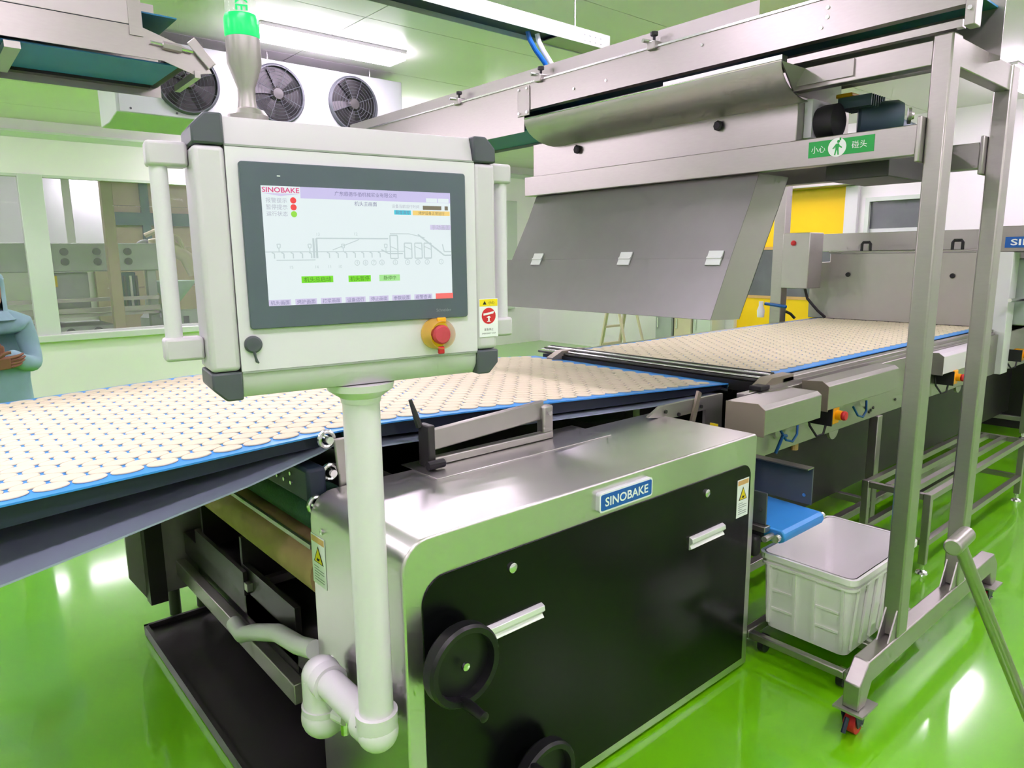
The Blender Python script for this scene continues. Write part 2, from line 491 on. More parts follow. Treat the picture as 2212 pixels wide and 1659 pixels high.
ceiling_lamp(5.5, 6.0, ZC, 'unseen fill lamp added on the ceiling just past the end of the cross conveyor', None)  # added out of sight to brighten the far walls and cabinet top
ceiling_lamp(8.2, 4.7, ZC, 'unseen fill lamp added on the ceiling near the yellow door', None)  # added behind the hopper to brighten the yellow door
ceiling_lamp(8.05, 2.16, ZC, 'white batten lamp on the ceiling glinting past the top of the far gantry post', None)
ceiling_lamp(-0.9, 5.13, ZC, 'unseen fill lamp added on the ceiling left of the worker', None)  # this and the following left-hand lamps: added off-frame to brighten the back wall
ceiling_lamp(-0.9, 8.2, ZC, 'unseen fill lamp added on the ceiling near the leftmost window', None)
ceiling_lamp(-1.2, 9.6, ZC, 'unseen fill lamp added on the ceiling right above the leftmost window', None)
ceiling_lamp(-3.2, 9.6, ZC, 'unseen fill lamp added on the ceiling over the left end of the sill', None)
ceiling_lamp(-1.3, 6.6, ZC, 'unseen fill lamp added on the ceiling behind the worker', None)
ceiling_lamp(-3.4, 8.2, ZC, 'unseen fill lamp added on the ceiling in the left rear corner', None)
for x, y, lab in ((3.6, 8.0, 'behind the cooler'), (5.2, 9.4, 'close to the back windows'), (5.0, 7.0, 'midway between cooler and second belt'), (3.9, 9.5, 'over the sill of the second window')):
    ceiling_lamp(x, y, ZC, 'unseen lamp added on the ceiling ' + lab, None)  # added out of sight, for the rear wall and the cabinet-top highlight
for i, (x, y) in enumerate(((2.1, 14.2), (3.8, 16.7), (-2.1, 15.2), (8.1, 14.9))):
    ceiling_lamp(x, y, 4.1 if i != 1 else 3.42, ['lit batten lamp beyond the window, high at its left', 'lit batten lamp hanging low beyond the window above the robot arm',
                 'lit batten lamp beyond the leftmost window', 'lit batten lamp beyond the window behind the chute'][i], None, L=2.0, W=0.3, m='lamp_soft')

# ================================================================ ROTARY MOULDER with its black-fronted cabinet
F = 1.342
CX0, CX1, CT, CYB = 0.806, 2.352, 0.945, 1.835
mo = thing('moulder_cabinet', 'stainless machine cabinet with black front panel, blue name badge and handwheels', 'machine', (1.58, 1.6, 0))
def rrect(x0, x1, z0, z1, rtl, rtr, rbl=0.0, rbr=0.0, n=6):
    pts = []
    for cx, cz, r, a0 in ((x1 - rtr, z1 - rtr, rtr, 0), (x0 + rtl, z1 - rtl, rtl, 90), (x0 + rbl, z0 + rbl, rbl, 180), (x1 - rbr, z0 + rbr, rbr, 270)):
        if r < 1e-5:
            pts.append((cx, cz))
        else:
            pts += [(cx + r * math.cos(math.radians(a0 + 90 * i / n)), cz + r * math.sin(math.radians(a0 + 90 * i / n))) for i in range(n + 1)]
    return pts
MB().prism(rrect(CX0, CX1, 0.012, CT, 0.075, 0.02), 'y', F, CYB).build('body', M['steel_top'], mo, bev=0.006, seg=3)
MB().prism(rrect(CX0 + 0.05, CX1 - 0.04, 0.048, 0.84, 0.07, 0.05), 'y', F - 0.004, F + 0.004).build('front_door', M['black_gloss'], mo, bev=0.0015)
MB().box(CX0 + 0.08, CX1 - 0.06, F + 0.03, CYB - 0.03, 0.0, 0.012).build('plinth', M['dark_steel'], mo)
# top service plate and its clamp lever
MB().box(1.15, 1.93, 1.69, CYB + 0.06, CT, CT + 0.003).build('service_plate', M['steel_top'], mo, bev=0.001)
MB().box(1.2, 1.74, 1.8, 1.835, CT + 0.004, CT + 0.03).build('guide_bar', M['steel_matt'], mo, bev=0.004)
lv = MB().obox((1.46, 1.835, CT + 0.094), (0.26, 0, 0.014), (0, 0.008, 0), (-0.002, 0, 0.036)).build('scraper_blade', M['steel_matt'], mo, bev=0.006)
MB().box(1.7, 1.75, 1.81, 1.85, CT + 0.004, CT + 0.125).build('pivot_bracket', M['steel_matt'], mo, bev=0.008)
MB().tube((1.725, 1.808, CT + 0.098), (1.725, 1.80, CT + 0.098), 0.009, 6).build('pivot_bolt', M['chrome'], mo)
MB().box(1.19, 1.215, 1.79, 1.85, CT + 0.004, CT + 0.14).build('end_post', M['dark_steel'], mo, bev=0.004)
MB().tube((1.19, 1.84, CT + 0.13), (1.165, 1.85, CT + 0.22), 0.012, 8, 0.006).build('lock_pin', M['dark_steel'], mo)
MB().tube((1.17, 1.77, CT + 0.02), (1.23, 1.77, CT + 0.02), 0.014, 10).build('clamp_knob', M['rubber'], mo)
# badge
bd = MB().prism(rrect(1.468, 1.712, 0.858, 0.918, 0.01, 0.01, 0.01, 0.01), 'y', F - 0.016, F).build('name_badge', M['white_print'], mo, label='blue SINOBAKE badge with a white rim')
MB().prism(rrect(1.4735, 1.7065, 0.8635, 0.9125, 0.006, 0.006, 0.006, 0.006), 'y', F - 0.0172, F - 0.0161).build('blue_field', M['blue_badge'], bd)
put_text(MB(), 'SINOBAKE', (1.59, F - 0.0176, 0.888), (1, 0, 0), (0, 0, 1), width=0.198, height=0.028, bold=True).build('badge_lettering', M['white_print'], bd, smooth=False)
# quarter-turn screws, recessed pulls
for x in (1.14, 2.028):
    MB().lathe([(0.014, 0), (0.014, 0.006), (0.009, 0.009), (0.0, 0.009)], (x, F - 0.004, 0.789), (0, -1, 0), 16).build('door_screw', M['chrome'], mo)
for xa in (1.046, 1.935):
    h = MB()
    prof = [(F - 0.006, 0.606), (F - 0.016, 0.612), (F - 0.008, 0.622), (F - 0.02, 0.634), (F - 0.018, 0.648), (F - 0.006, 0.653), (F - 0.003, 0.653), (F - 0.003, 0.606)]
    h.prism(prof, 'x', xa, xa + 0.2)
    h.build('door_pull', M['satin'], mo, bev=0.001)
def warn_label(parent, org, ux, n, w, h):
    ux, up, n = Vector(ux), Vector((0, 0, 1)), Vector(n)
    o = Vector(org)
    c = o + ux * w / 2 - up * h / 2
    s = MB().obox(c, ux * w / 2, up * h / 2, n * 0.0006).build('warning_label', M['white_print'], parent, label='white caution label with a yellow triangle')
    e = 0.0008
    quad(MB(), o + n * e, ux, up, 0.003, w - 0.003, -h * 0.15, -0.004).build('label_header', M['amber_print'], s, smooth=False)
    tr = MB()
    flat_poly(tr, o + n * e, ux, up, [(w * 0.14, -h * 0.55), (w * 0.86, -h * 0.55), (w * 0.5, -h * 0.2)])
    tr.build('triangle_edge', M['black_print'], s, smooth=False)
    flat_poly(MB(), o + n * 2 * e, ux, up, [(w * 0.22, -h * 0.53), (w * 0.78, -h * 0.53), (w * 0.5, -h * 0.245)]).build('triangle', M['yellow'], s, smooth=False)
    flat_poly(MB(), o + n * 3 * e, ux, up, [(w * 0.38, -h * 0.5), (w * 0.55, -h * 0.5), (w * 0.62, -h * 0.44), (w * 0.5, -h * 0.45), (w * 0.44, -h * 0.43)]).build('hand_pictogram', M['black_print'], s, smooth=False)
    tx = MB()
    for k in range(6):
        quad(tx, o + n * e, ux, up, w * 0.14, w * (0.86 if k % 3 else 0.5), -h * (0.645 + 0.055 * k), -h * (0.625 + 0.055 * k))
    t = tx.build('fine_print', M['grey_print'], s, smooth=False)
    t['kind'] = 'stuff'
    return s
warn_label(mo, (2.222, F - 0.005, 0.79), (1, 0, 0), (0, -1, 0), 0.076, 0.145)
warn_label(mo, (CX0 - 0.001, 1.832, 0.832), (0, -1, 0), (-1, 0, 0), 0.085, 0.15)
for yy, zz in ((1.755, 0.855), (1.76, 0.47)):
    MB().lathe([(0.009, 0), (0.009, 0.006), (0.0, 0.008)], (CX0, yy, zz), (-1, 0, 0), 10).build('cap_screw', M['chrome'], mo)
# handwheels
def handwheel(cx, cz, yf, R, a):
    h = MB().lathe([(R - 0.02, 0.02), (R - 0.006, 0.022), (R, 0.014), (R, -0.014), (R - 0.006, -0.022), (R - 0.02, -0.02), (R - 0.022, 0.0), (R - 0.02, 0.02)], (cx, yf, cz), (0, -1, 0), 40).build('handwheel', M['black'], mo)
    MB().lathe([(R - 0.014, 0.0), (R - 0.03, -0.012), (0.03, -0.022), (0.024, -0.03), (0.0, -0.03)], (cx, yf + 0.005, cz), (0, -1, 0), 28).build('wheel_dish', M['black'], h)
    MB().tube((cx, yf + 0.03, cz), (cx, F, cz), 0.022, 16).build('wheel_shaft', M['black'], h)
    MB().lathe([(0.012, 0), (0.01, 0.006), (0.0, 0.007)], (cx, yf - 0.012, cz), (0, -1, 0), 12).build('centre_bolt', M['chrome'], h)
    px, pz = cx + (R - 0.014) * math.cos(a), cz + (R - 0.014) * math.sin(a)
    MB().lathe([(0.008, 0), (0.013, 0.012), (0.014, 0.05), (0.011, 0.085), (0.013, 0.095), (0.0, 0.1)], (px, yf, pz), (0, -1, 0), 12).build('crank_grip', M['black'], h)
handwheel(0.925, 0.625, F - 0.065, 0.105, math.radians(265))
handwheel(1.2, 0.17, F - 0.065, 0.105, math.radians(130))

# ---- roller unit of the moulder (behind the cabinet, below the belt)
ru = thing('roller_unit', 'dark roller section beneath the blue belt with green and tan rollers', 'machine', (1.4, 2.55, 0))
MB().tube((0.905, CYB + 0.01, 0.85), (0.905, 3.2, 0.85), 0.075, 28).build('textured_roller', M['roller_green'], ru)
MB().tube((0.885, CYB + 0.01, 0.683), (0.885, 3.2, 0.683), 0.085, 28).build('canvas_roller', M['roller_tan'], ru)
MB().tube((1.12, CYB + 0.01, 0.78), (1.12, 3.2, 0.78), 0.12, 28).build('mould_roller', M['dark_steel'], ru)
MB().bar((0.815, CYB + 0.02, 0.775), (0.815, 3.2, 0.775), 0.01, 0.014).build('scraper_bar', M['steel_matt'], ru)
MB().bar((0.84, CYB + 0.01, 0.96), (0.84, 3.2, 0.96), 0.06, 0.1).build('top_cover', M['navy'], ru, bev=0.01)
for k in range(3):
    for j in range(2):
        MB().tube((0.808, 1.95 + 0.05 * k, 0.95 + 0.028 * j), (0.803, 1.95 + 0.05 * k, 0.95 + 0.028 * j), 0.006, 8).build('cover_screw', M['chrome'], ru)
MB().prism([(0.66, 0.13), (0.60, 0.24), (0.60, 0.62), (1.3, 0.62), (1.3, 0.13)], 'y', 3.27, 3.285).build('far_side_plate', M['steel_matt'], ru)
MB().box(0.66, 0.73, 3.2, 3.268, 0.12, 0.7).build('side_post', M['slate'], ru)
for yy in (2.5, 2.95):
    MB().box(0.83, 1.35, yy, yy + 0.02, 0.42, 0.6).build('tray_wall', M['slate'], ru)
tr = MB().box(0.81, 1.35, 2.45, 3.0, 0.40, 0.42).box(0.81, 0.825, 2.45, 3.0, 0.42, 0.49)
tr.build('drip_shelf', M['slate'], ru)
MB().bar((0.81, 2.43, 0.44), (1.1, 2.43, 0.44), 0.03, 0.03).build('shelf_lip', M['steel_matt'], ru)
MB().box(0.79, 0.83, 2.0, 3.27, 0.2, 0.27).build('lower_rail', M['steel_matt'], ru, bev=0.003)
MB().box(0.83, 1.6, CYB + 0.02, 3.25, 0.3, 0.4).build('catch_pan', M['slate'], ru)
MB().box(0.83, 0.85, 2.05, 2.5, 0.27, 0.5).build('pan_flange', M['slate'], ru)
MB().box(0.86, 1.9, CYB + 0.03, 3.2, 0.10, 0.28).build('motor_housing', M['slate'], ru, bev=0.02)
MB().tube((0.82, 2.1, 0.33), (0.82, 2.1, 0.2), 0.0, 8, 0.08)
for yy in (3.22, 3.25):
    pass
for xx in (0.78, 0.9):
    MB().tube((xx, 3.31, 0.0), (xx, 3.31, 0.35), 0.025, 12).build('leg', M['dark_steel'], ru)
MB().box(0.72, 0.98, 3.29, 3.33, 0.16, 0.2).build('leg_tie', M['slate'], ru)
MB().box(0.72, 0.98, 3.29, 3.33, 0.28, 0.31).build('leg_tie', M['slate'], ru)
MB().box(CX1 - 0.2, CX1 - 0.05, CYB + 0.02, 3.2, 0.02, 0.9).build('end_post', M['slate'], ru)
MB().box(1.35, 2.1, 3.2, 3.26, 0.02, 0.9).build('far_housing', M['slate'], ru)
tag(MB().path([(0.8, 2.56, 0.25), (0.79, 2.45, 0.255), (0.785, 2.3, 0.33), (0.79, 2.1, 0.41), (0.795, 1.95, 0.43), (0.80, 1.845, 0.46)], 0.029, 14).build('drain_hose', M['hose'], loc=(0.79, 2.2, 0.2)),
    'white plastic drain hose curving out beneath the roller section', 'hose')
# low dark pan on the floor
pan = MB().box(0.62, 1.95, 1.86, 3.19, 0.004, 0.03).box(0.62, 0.635, 1.86, 3.19, 0.03, 0.05).box(0.62, 1.95, 3.175, 3.19, 0.03, 0.05)
tag(pan.build('drip_tray', M['slate'], loc=(1.3, 2.5, 0)), 'large black drip tray on the green floor under the rollers', 'tray')
# shaft ends and links seen left of the pole
lk = thing('tension_linkage', 'chrome shaft ends and link plate between pole and belt edge', 'linkage', (0.9, 1.87, 0.9))
for (xx, yy, zz) in ((0.885, 1.868, 1.085), (0.89, 1.868, 0.985), (0.83, 1.845, 0.905)):
    MB().torus((xx, yy - 0.004, zz), (0, 1, 0), 0.022, 0.007, 20, 8).build('bearing_ring', M['chrome'], lk)
    MB().tube((xx, yy - 0.03, zz), (xx, yy + 0.03, zz), 0.011, 12).build('shaft_end', M['chrome'], lk)
MB().obox((0.925, 1.85, 1.03), (0.022, 0, 0), (0, 0.006, 0), (-0.004, 0, 0.055)).build('link_plate', M['steel_matt'], lk, bev=0.004)
MB().obox((0.93, 1.85, 0.955), (0.02, 0, 0), (0, 0.006, 0), (0, 0, 0.028)).build('link_foot', M['steel_matt'], lk, bev=0.004)

# ================================================================ BLUE BELT CONVEYOR WITH CRACKERS
PA = [(-1.3, 1.03), (-0.6, 1.045), (0.1, 1.068), (0.47, 1.082), (0.75, 1.093), (0.92, 1.0985), (1.0, 1.1), (1.1, 1.099), (1.39, 1.086), (1.83, 1.059), (2.72, 1.001), (3.0, 0.983)]
def zA(x):
    for (xa, za), (xb, zb) in zip(PA, PA[1:]):
        if x <= xb:
            t = (x - xa) / (xb - xa)
            return za + (zb - za) * t, (zb - za) / (xb - xa)
    return PA[-1][1], 0
BY0, BY1 = 1.88, 3.27
cv = thing('belt_conveyor', 'blue flat belt conveyor running behind the cabinet, covered in crackers', 'conveyor', (1.0, 2.55, 0))
MB().sheet(PA, BY0, BY1, 0.005).build('belt_carry_run', M['belt_blue'], cv)
shade_bed = [(x, z - 0.007) for x, z in PA]
MB().prism([(x, z) for x, z in shade_bed] + [(3.0, 0.95), (2.72, 0.955), (1.39, 1.03), (1.0, 1.055), (0.75, 1.05), (0.1, 1.005), (-1.3, 0.965)], 'y', BY0 + 0.03, BY1 - 0.03).build('slider_bed', M['navy'], cv)  # navy fill added under the belt, painting the shadowed gap above the return run
MB().sheet([(-1.3, 0.62), (0.085, 0.884), (0.32, 0.928), (0.655, 0.992), (0.87, 1.045), (0.92, 1.062)], BY0, BY1, 0.005).build('belt_return_run', M['belt_under'], cv)
MB().sheet([(0.96, 1.055), (1.08, 1.028), (1.71, 0.998), (2.38, 0.958), (2.95, 0.935)], BY0, BY1, 0.005).build('belt_return_run', M['belt_under'], cv)
MB().tube((0.96, BY0 - 0.03, 1.07), (0.96, BY1 + 0.03, 1.07), 0.02, 18).build('nose_roller', M['chrome'], cv)
MB().tube((3.0, BY0 - 0.01, 0.955), (3.0, BY1 + 0.01, 0.955), 0.022, 18).build('end_roller', M['chrome'], cv)
for xx in (-1.0, 2.55):
    for yy in (2.1, 3.05):
        MB().box(xx, xx + 0.05, yy, yy + 0.05, 0.0, 0.66 if xx < 0 else 0.94).build('leg', M['steel'], cv)

# crackers: staggered rows of thin ovals
RX, RY, TH = 0.0388, 0.0277, 0.0042
def cracker_mesh(n):
    mb = MB()
    mb.add([(RX * k * math.cos(2 * PI * i / n), RY * k * math.sin(2 * PI * i / n), z) for k, z in ((0.97, 0.0), (1.0, TH * 0.5), (0.94, TH)) for i in range(n)],
           [(r * n + i, r * n + (i + 1) % n, (r + 1) * n + (i + 1) % n, (r + 1) * n + i) for r in range(2) for i in range(n)] + [tuple(range(2 * n, 3 * n))])
    return mb
def cracker_spots(xa, xb, ya, yb, dx, dy, zf, skip=lambda x, y: False):
    out, r, y = [], 0, ya
    while y < yb:
        x = xa + (dx / 2 if r % 2 else 0)
        while x < xb:
            if not skip(x, y):
                out.append((x + random.uniform(-0.0015, 0.0015), y + random.uniform(-0.0012, 0.0012)))
            x += dx
        y += dy
        r += 1
    return out
spotsA = cracker_spots(-0.7, 2.9, 1.936, 3.235, 0.083, 0.0455, zA)
def in_view(p):
    d = Vector(p) - Vector((0, 0, 1.6))
    zc = d.dot(_f)
    if zc < 0.2:
        return None
    u, v = d.dot(_r) / zc * 1524.3 + 1106, 829.5 - d.dot(_u) / zc * 1524.3
    return zc if -30 < u < 2240 and -30 < v < 1690 else None
ranked = []
for (x, y) in spotsA:
    zc = in_view((x, y, zA(x)[0]))
    hidden = False
    if zc is not None:      # those wholly behind the control panel show nothing
        d = Vector((x, y, zA(x)[0])) - Vector((0, 0, 1.6))
        u, v = d.dot(_r) / d.dot(_f) * 1524.3 + 1106, 829.5 - d.dot(_u) / d.dot(_f) * 1524.3
        hidden = 470 < u < 1030 and v < 790 or 745 < u < 815
    ranked.append((zc if zc is not None and not hidden else 99, x, y))
ranked.sort()
single, rest = ranked[:300], ranked[300:]
tmpl = None
for zc, x, y in single:
    z, s = zA(x)
    if tmpl is None:
        tmpl = cracker_mesh(18).build('cracker', M['cracker'])
        o = tmpl
    else:
        o = tmpl.copy()
        COL.objects.link(o)
    o.location = (x, y, z + 0.0004)
    o.rotation_euler = (0, -math.atan(s), random.uniform(-0.06, 0.06))
    tag(o, 'pale oval cracker of raw dough lying on the near stretch of blue belt', 'cracker', 'crackers on the near stretch of the blue belt')
def cracker_field(name, spots, zf, n, label):
    base = cracker_mesh(n)
    mb = MB()
    for x, y in spots:
        z, s = zf(x)
        mb.add([(x + a, y + b, z + 0.0004 + c + s * a) for a, b, c in base.v], base.f)
    o = mb.build(name, M['cracker'], loc=(spots[0][0], spots[0][1], zf(spots[0][0])[0]))
    tag(o, label, 'crackers', kind='stuff')
cracker_field('cracker_field', [(x, y) for _, x, y in rest], zA, 12, 'many pale oval crackers covering the farther stretch of blue belt')
# ================================================================ CONTROL PANEL ON ITS POLE
PXC, PYC = 0.74, 1.376
_th = math.radians(-8.6)
def pxf(u, y, z):          # panel coordinates: u to the right, y into the panel, z up
    return (PXC + u * math.cos(_th) - y * math.sin(_th), PYC + u * math.sin(_th) + y * math.cos(_th), z)
UX = Vector((math.cos(_th), math.sin(_th), 0))
UN = Vector((math.sin(_th), -math.cos(_th), 0))
UZ = Vector((0, 0, 1))
cp = thing('control_panel', 'grey touchscreen control panel with green beacon on a white swing-arm pole', 'control panel', (PXC, PYC, 0.4))
# swing arm
PR = 0.041
MB().tube((PXC, PYC, 0.52), (PXC, PYC, 1.30), PR, 32).build('pole', M['pole_white'], cp)
MB().lathe([(PR + 0.002, 0), (PR + 0.004, 0.012), (PR + 0.03, 0.03), (PR + 0.034, 0.045)], (PXC, PYC, 1.29), (0, 0, 1), 32).build('pole_flange', M['pole_white'], cp)
def elbow(c, d0, d1, R, r, name):
    """quarter-bend between unit directions d0 and d1 about corner c"""
    d0, d1, c = Vector(d0), Vector(d1), Vector(c)
    o = c + (d0 + d1) * R
    pts = [c + d0 * (R + 0.03)]
    for i in range(9):
        a = PI / 2 * i / 8
        pts.append(o - d1 * R * math.cos(a) - d0 * R * math.sin(a))
    pts.append(c + d1 * (R + 0.03))
    rs = [r + 0.006] + [r + 0.005] * (len(pts) - 2) + [r + 0.006]
    return MB().path(pts, rs, 24).build(name, M['pole_white'], cp)
elbow((PXC, PYC, 0.485), (0, 0, 1), (0, 1, 0), 0.02, PR + 0.004, 'pole_elbow')
MB().sphere((PXC, PYC - 0.002, 0.482), PR + 0.009, n=24, m=14).build('elbow_ball', M['pole_white'], cp)
MB().tube((PXC, PYC + 0.05, 0.485), (PXC, 1.66, 0.485), PR - 0.002, 28).build('cross_pipe', M['pole_white'], cp)
MB().sphere((PXC, 1.675, 0.485), PR + 0.012, n=24, m=14).build('upper_joint', M['pole_white'], cp)
MB().tube((PXC, 1.62, 0.485), (PXC, 1.675, 0.485), PR + 0.008, 24).build('joint_collar', M['pole_white'], cp)
MB().tube((PXC, 1.675, 0.485), (PXC, 1.675, 0.40), PR + 0.012, 28).build('joint_neck', M['pole_white'], cp)
MB().tube((PXC, 1.675, 0.402), (PXC, 1.675, 0.386), PR + 0.017, 28).build('swivel_ring', M['pole_white'], cp)
MB().sphere((PXC, 1.675, 0.365), PR + 0.02, n=24, m=14).build('lower_joint', M['pole_white'], cp)
MB().tube((PXC, 1.675, 0.365), (0.805, 1.675, 0.365), PR + 0.016, 28).build('wall_socket', M['pole_white'], cp)
MB().tube((PXC + 0.01, 1.57, 0.42), (PXC + 0.01, 1.57, 0.36), 0.012, 8).build('locking_bolt', M['chrome'], cp)
MB().tube((PXC + 0.0, 1.60, 0.41), (PXC + 0.01, 1.56, 0.41), 0.02, 10).build('bolt_lug', M['pole_white'], cp)
# enclosure: front at y = -0.07
W2, PZ0, PZ1, PF, PB = 0.312, 1.335, 1.86, -0.07, 0.045
prof = [(PF + 0.004, 1.385), (PF + 0.004, 1.81), (PF + 0.018, 1.858), (PB, 1.858), (PB, 1.337), (PF + 0.022, 1.337), (PF + 0.006, 1.36)]
MB(pxf).prism(prof, 'x', -0.257, 0.257).build('enclosure', M['panel_grey'], cp, bev=0.002)
for s in (-1, 1):
    a, b = sorted((s * 0.2572, s * W2))
    MB(pxf).box(a, b, PF, PB, PZ0 + 0.056, PZ1 - 0.056).build('corner_profile', M['panel_grey'], cp, bev=0.01, seg=4)
    for z0, z1, top in ((PZ1 - 0.055, PZ1, True), (PZ0, PZ0 + 0.055, False)):
        ch = 0.024
        if s > 0:
            poly = [(a, z0), (b, z0), (b, z1 - ch), (b - ch, z1), (a, z1)] if top else [(a, z0), (b - ch, z0), (b, z0 + ch), (b, z1), (a, z1)]
        else:
            poly = [(a, z0), (b, z0), (b, z1), (a + ch, z1), (a, z1 - ch)] if top else [(a, z0 + ch), (a + ch, z0), (b, z0), (b, z1), (a, z1)]
        MB(pxf).prism(poly, 'y', PF - 0.002, PB + 0.002).build('corner_cap', M['charcoal'], cp, bev=0.004)
for _z in (1.804, 1.386):
    MB(pxf).box(-0.256, 0.256, PF - 0.001, PF + 0.003, _z, _z + 0.0035).build('face_groove', M['seam'], cp)
MB(pxf).box(-0.2575, 0.2575, PF - 0.0005, PF + 0.0035, 1.39, 1.803).build('face_plate', M['white'], cp)
for s in (-1, 1):
    u = s * 0.362
    hd = MB(pxf).tube((u, -0.005, 1.415), (u, -0.005, 1.80), 0.0155, 18).build('grip_bar', M['white'], cp)
    a, b = sorted((s * (W2 + 0.001), s * 0.382))
    for z in (1.435, 1.79):
        MB(pxf).box(a, b, -0.026, 0.018, z - 0.022, z + 0.022).build('grip_bracket', M['panel_grey'], cp, bev=0.006)
# touchscreen
SF = PF - 0.009
bz = MB(pxf).prism(rrect(-0.237, 0.230, 1.470, 1.778, 0.006, 0.006, 0.006, 0.006), 'y', SF, PF + 0.0).build('touchscreen', M['bezel'], cp, bev=0.0015)
def spt(s, t, e=0.0):      # screen fraction -> world; s right, t down
    return Vector(pxf(-0.201 + 0.393 * s, SF - 0.0004 - e, 1.736 - 0.2235 * t))
SW, SH = 0.393, 0.2235
def srect(mb, s0, s1, t0, t1, e=0.0004):
    return mb.add([tuple(spt(s, t, e)) for s, t in ((s0, t1), (s1, t1), (s1, t0), (s0, t0))], [(0, 1, 2, 3)])
def sline(mb, pts, w=0.0016, e=0.0007):
    for (s0, t0), (s1, t1) in zip(pts, pts[1:]):
        dx, dy = (s1 - s0) * SW, (t1 - t0) * SH
        L = math.hypot(dx, dy) or 1
        nx, ny = -dy / L * w / 2 / SW, dx / L * w / 2 / SH
        mb.add([tuple(spt(s, t, e)) for s, t in ((s0 + nx, t0 + ny), (s1 + nx, t1 + ny), (s1 - nx, t1 - ny), (s0 - nx, t0 - ny))], [(0, 1, 2, 3)])
    return mb
def stext(mb, s, x, t, w=None, h=None, e=0.0011, bold=False):
    return put_text(mb, s, spt(x, t, e), UX, UZ, width=w * SW if w else None, height=h * SH if h else None, bold=bold)
srect(MB(), 0, 1, 0, 1, 0.0).build('lit_display', SM['white'], bz, smooth=False)
srect(MB(), 0.185, 1.0, 0.0, 0.095).build('title_bar', SM['violet'], bz, smooth=False)
stext(MB(), 'SINOBAKE', 0.092, 0.033, w=0.176, h=0.042, bold=True).build('screen_logo', SM['pink'], bz, smooth=False)
flat_poly(MB(), spt(0, 0, 0.0005), UX, UZ, [(0.0, -0.0135), (0.07, -0.0135), (0.035, -0.0185)]).build('logo_underline', SM['violet2'], bz, smooth=False)
stext(MB(), '广东顺德华佰机械实业有限公司', 0.52, 0.045, w=0.33).build('company_line', SM['text'], bz, smooth=False)
stext(MB(), '机头主画面', 0.515, 0.125, w=0.12).build('page_title', SM['text'], bz, smooth=False)
tx = MB()
for i, s in enumerate(('报警提示', '暂停提示', '运行状态')):
    stext(tx, s, 0.068, 0.118 + 0.055 * i, w=0.10)
stext(tx, '设备当前运行时间', 0.735, 0.137, w=0.155)
tx.build('status_lettering', SM['paletext'], bz, smooth=False)
for i, k in enumerate(('red', 'red', 'greendot')):
    disc(MB(), spt(0.148, 0.115 + 0.057 * i, 0.0012), UX, UZ, 0.0058).build('status_dot', SM[k], bz, smooth=False)
for i in range(2):
    srect(MB(), 0.855 + 0.07 * i, 0.92 + 0.07 * i, 0.055, 0.093, 0.0006).build('header_key', SM['white'], bz, smooth=False)
srect(MB(), 0.835, 0.945, 0.125, 0.162).build('clock_field', SM['olive'], bz, smooth=False)
srect(MB(), 0.965, 0.985, 0.125, 0.162).build('clock_field', SM['olive'], bz, smooth=False)
def skey(s0, s1, t0, t1, k, tk, s, w=0.85):
    b = srect(MB(), s0, s1, t0, t1).build('screen_key', SM[k], bz, smooth=False)
    if s:
        stext(MB(), s, (s0 + s1) / 2, (t0 + t1) / 2, w=(s1 - s0) * w).build('key_lettering', SM[tk], bz, smooth=False)
skey(0.67, 0.765, 0.172, 0.212, 'cyan', 'text', '异常清零')
skey(0.775, 0.995, 0.172, 0.214, 'amber', 'olive', '烤炉设备正常运行', 0.7)
skey(0.875, 1.0, 0.30, 0.345, 'violet2', 'paletext', '手动画面')
skey(0.165, 0.325, 0.755, 0.812, 'lime', 'limetext', '机头总启动')
skey(0.405, 0.525, 0.757, 0.815, 'lime', 'limetext', '机头暂停')
skey(0.572, 0.688, 0.757, 0.815, 'lime2', 'limetext', '静停中', 0.6)
names = ('机头画面', '烤炉画面', '打浆画面', '设备运行', '停止画面', '参数设置', '报警查询', '')
for i, s in enumerate(names):
    skey(0.0 + 0.128 * i, 0.107 + 0.128 * i, 0.948, 1.0, 'redbar' if i == 7 else 'violet2', 'text', s)
ln = MB()
sline(ln, [(0.0, 0.545), (0.72, 0.545)])
sline(ln, [(0.25, 0.43), (0.63, 0.43)], 0.0025)
sline(ln, [(0.235, 0.43), (0.235, 0.60)], 0.004)
sline(ln, [(0.25, 0.43), (0.25, 0.60)], 0.004)
sline(ln, [(0.33, 0.53), (0.47, 0.44)])
for i in range(13):
    s = 0.03 + 0.045 * i
    if i != 5:
        sline(ln, [(s, 0.55), (s + 0.012, 0.56), (s + 0.012, 0.60)], 0.0022)
sline(ln, [(0.05, 0.615), (0.24, 0.615)])
for s in (0.065, 0.215, 0.385, 0.615):
    sline(ln, [(s - 0.008, 0.48), (s + 0.008, 0.48), (s + 0.006, 0.512), (s - 0.006, 0.512), (s - 0.008, 0.48)])
    sline(ln, [(s, 0.512), (s, 0.545)])
sline(ln, [(0.59, 0.53), (0.63, 0.565), (0.71, 0.565)], 0.0026)
for s in (0.64, 0.72, 0.78, 0.835):
    h = 0.40 if s < 0.7 else 0.47
    sline(ln, [(s, h), (s + 0.042, h), (s + 0.042, 0.61), (s, 0.61), (s, h)], 0.0024)
    sline(ln, [(s, 0.5), (s + 0.042, 0.53)])
sline(ln, [(0.64, 0.385), (0.75, 0.385), (0.84, 0.42)])
sline(ln, [(0.80, 0.39), (0.955, 0.585), (1.0, 0.585)], 0.0032)
sline(ln, [(0.945, 0.48), (0.955, 0.55), (1.0, 0.55)], 0.0024)
for s in (0.455, 0.5, 0.545, 0.59, 0.665, 0.735, 0.795, 0.85, 0.935):
    c = [(s + 0.013 * math.cos(a * PI / 6), 0.645 + 0.023 * math.sin(a * PI / 6)) for a in range(13)]
    sline(ln, c, 0.0012)
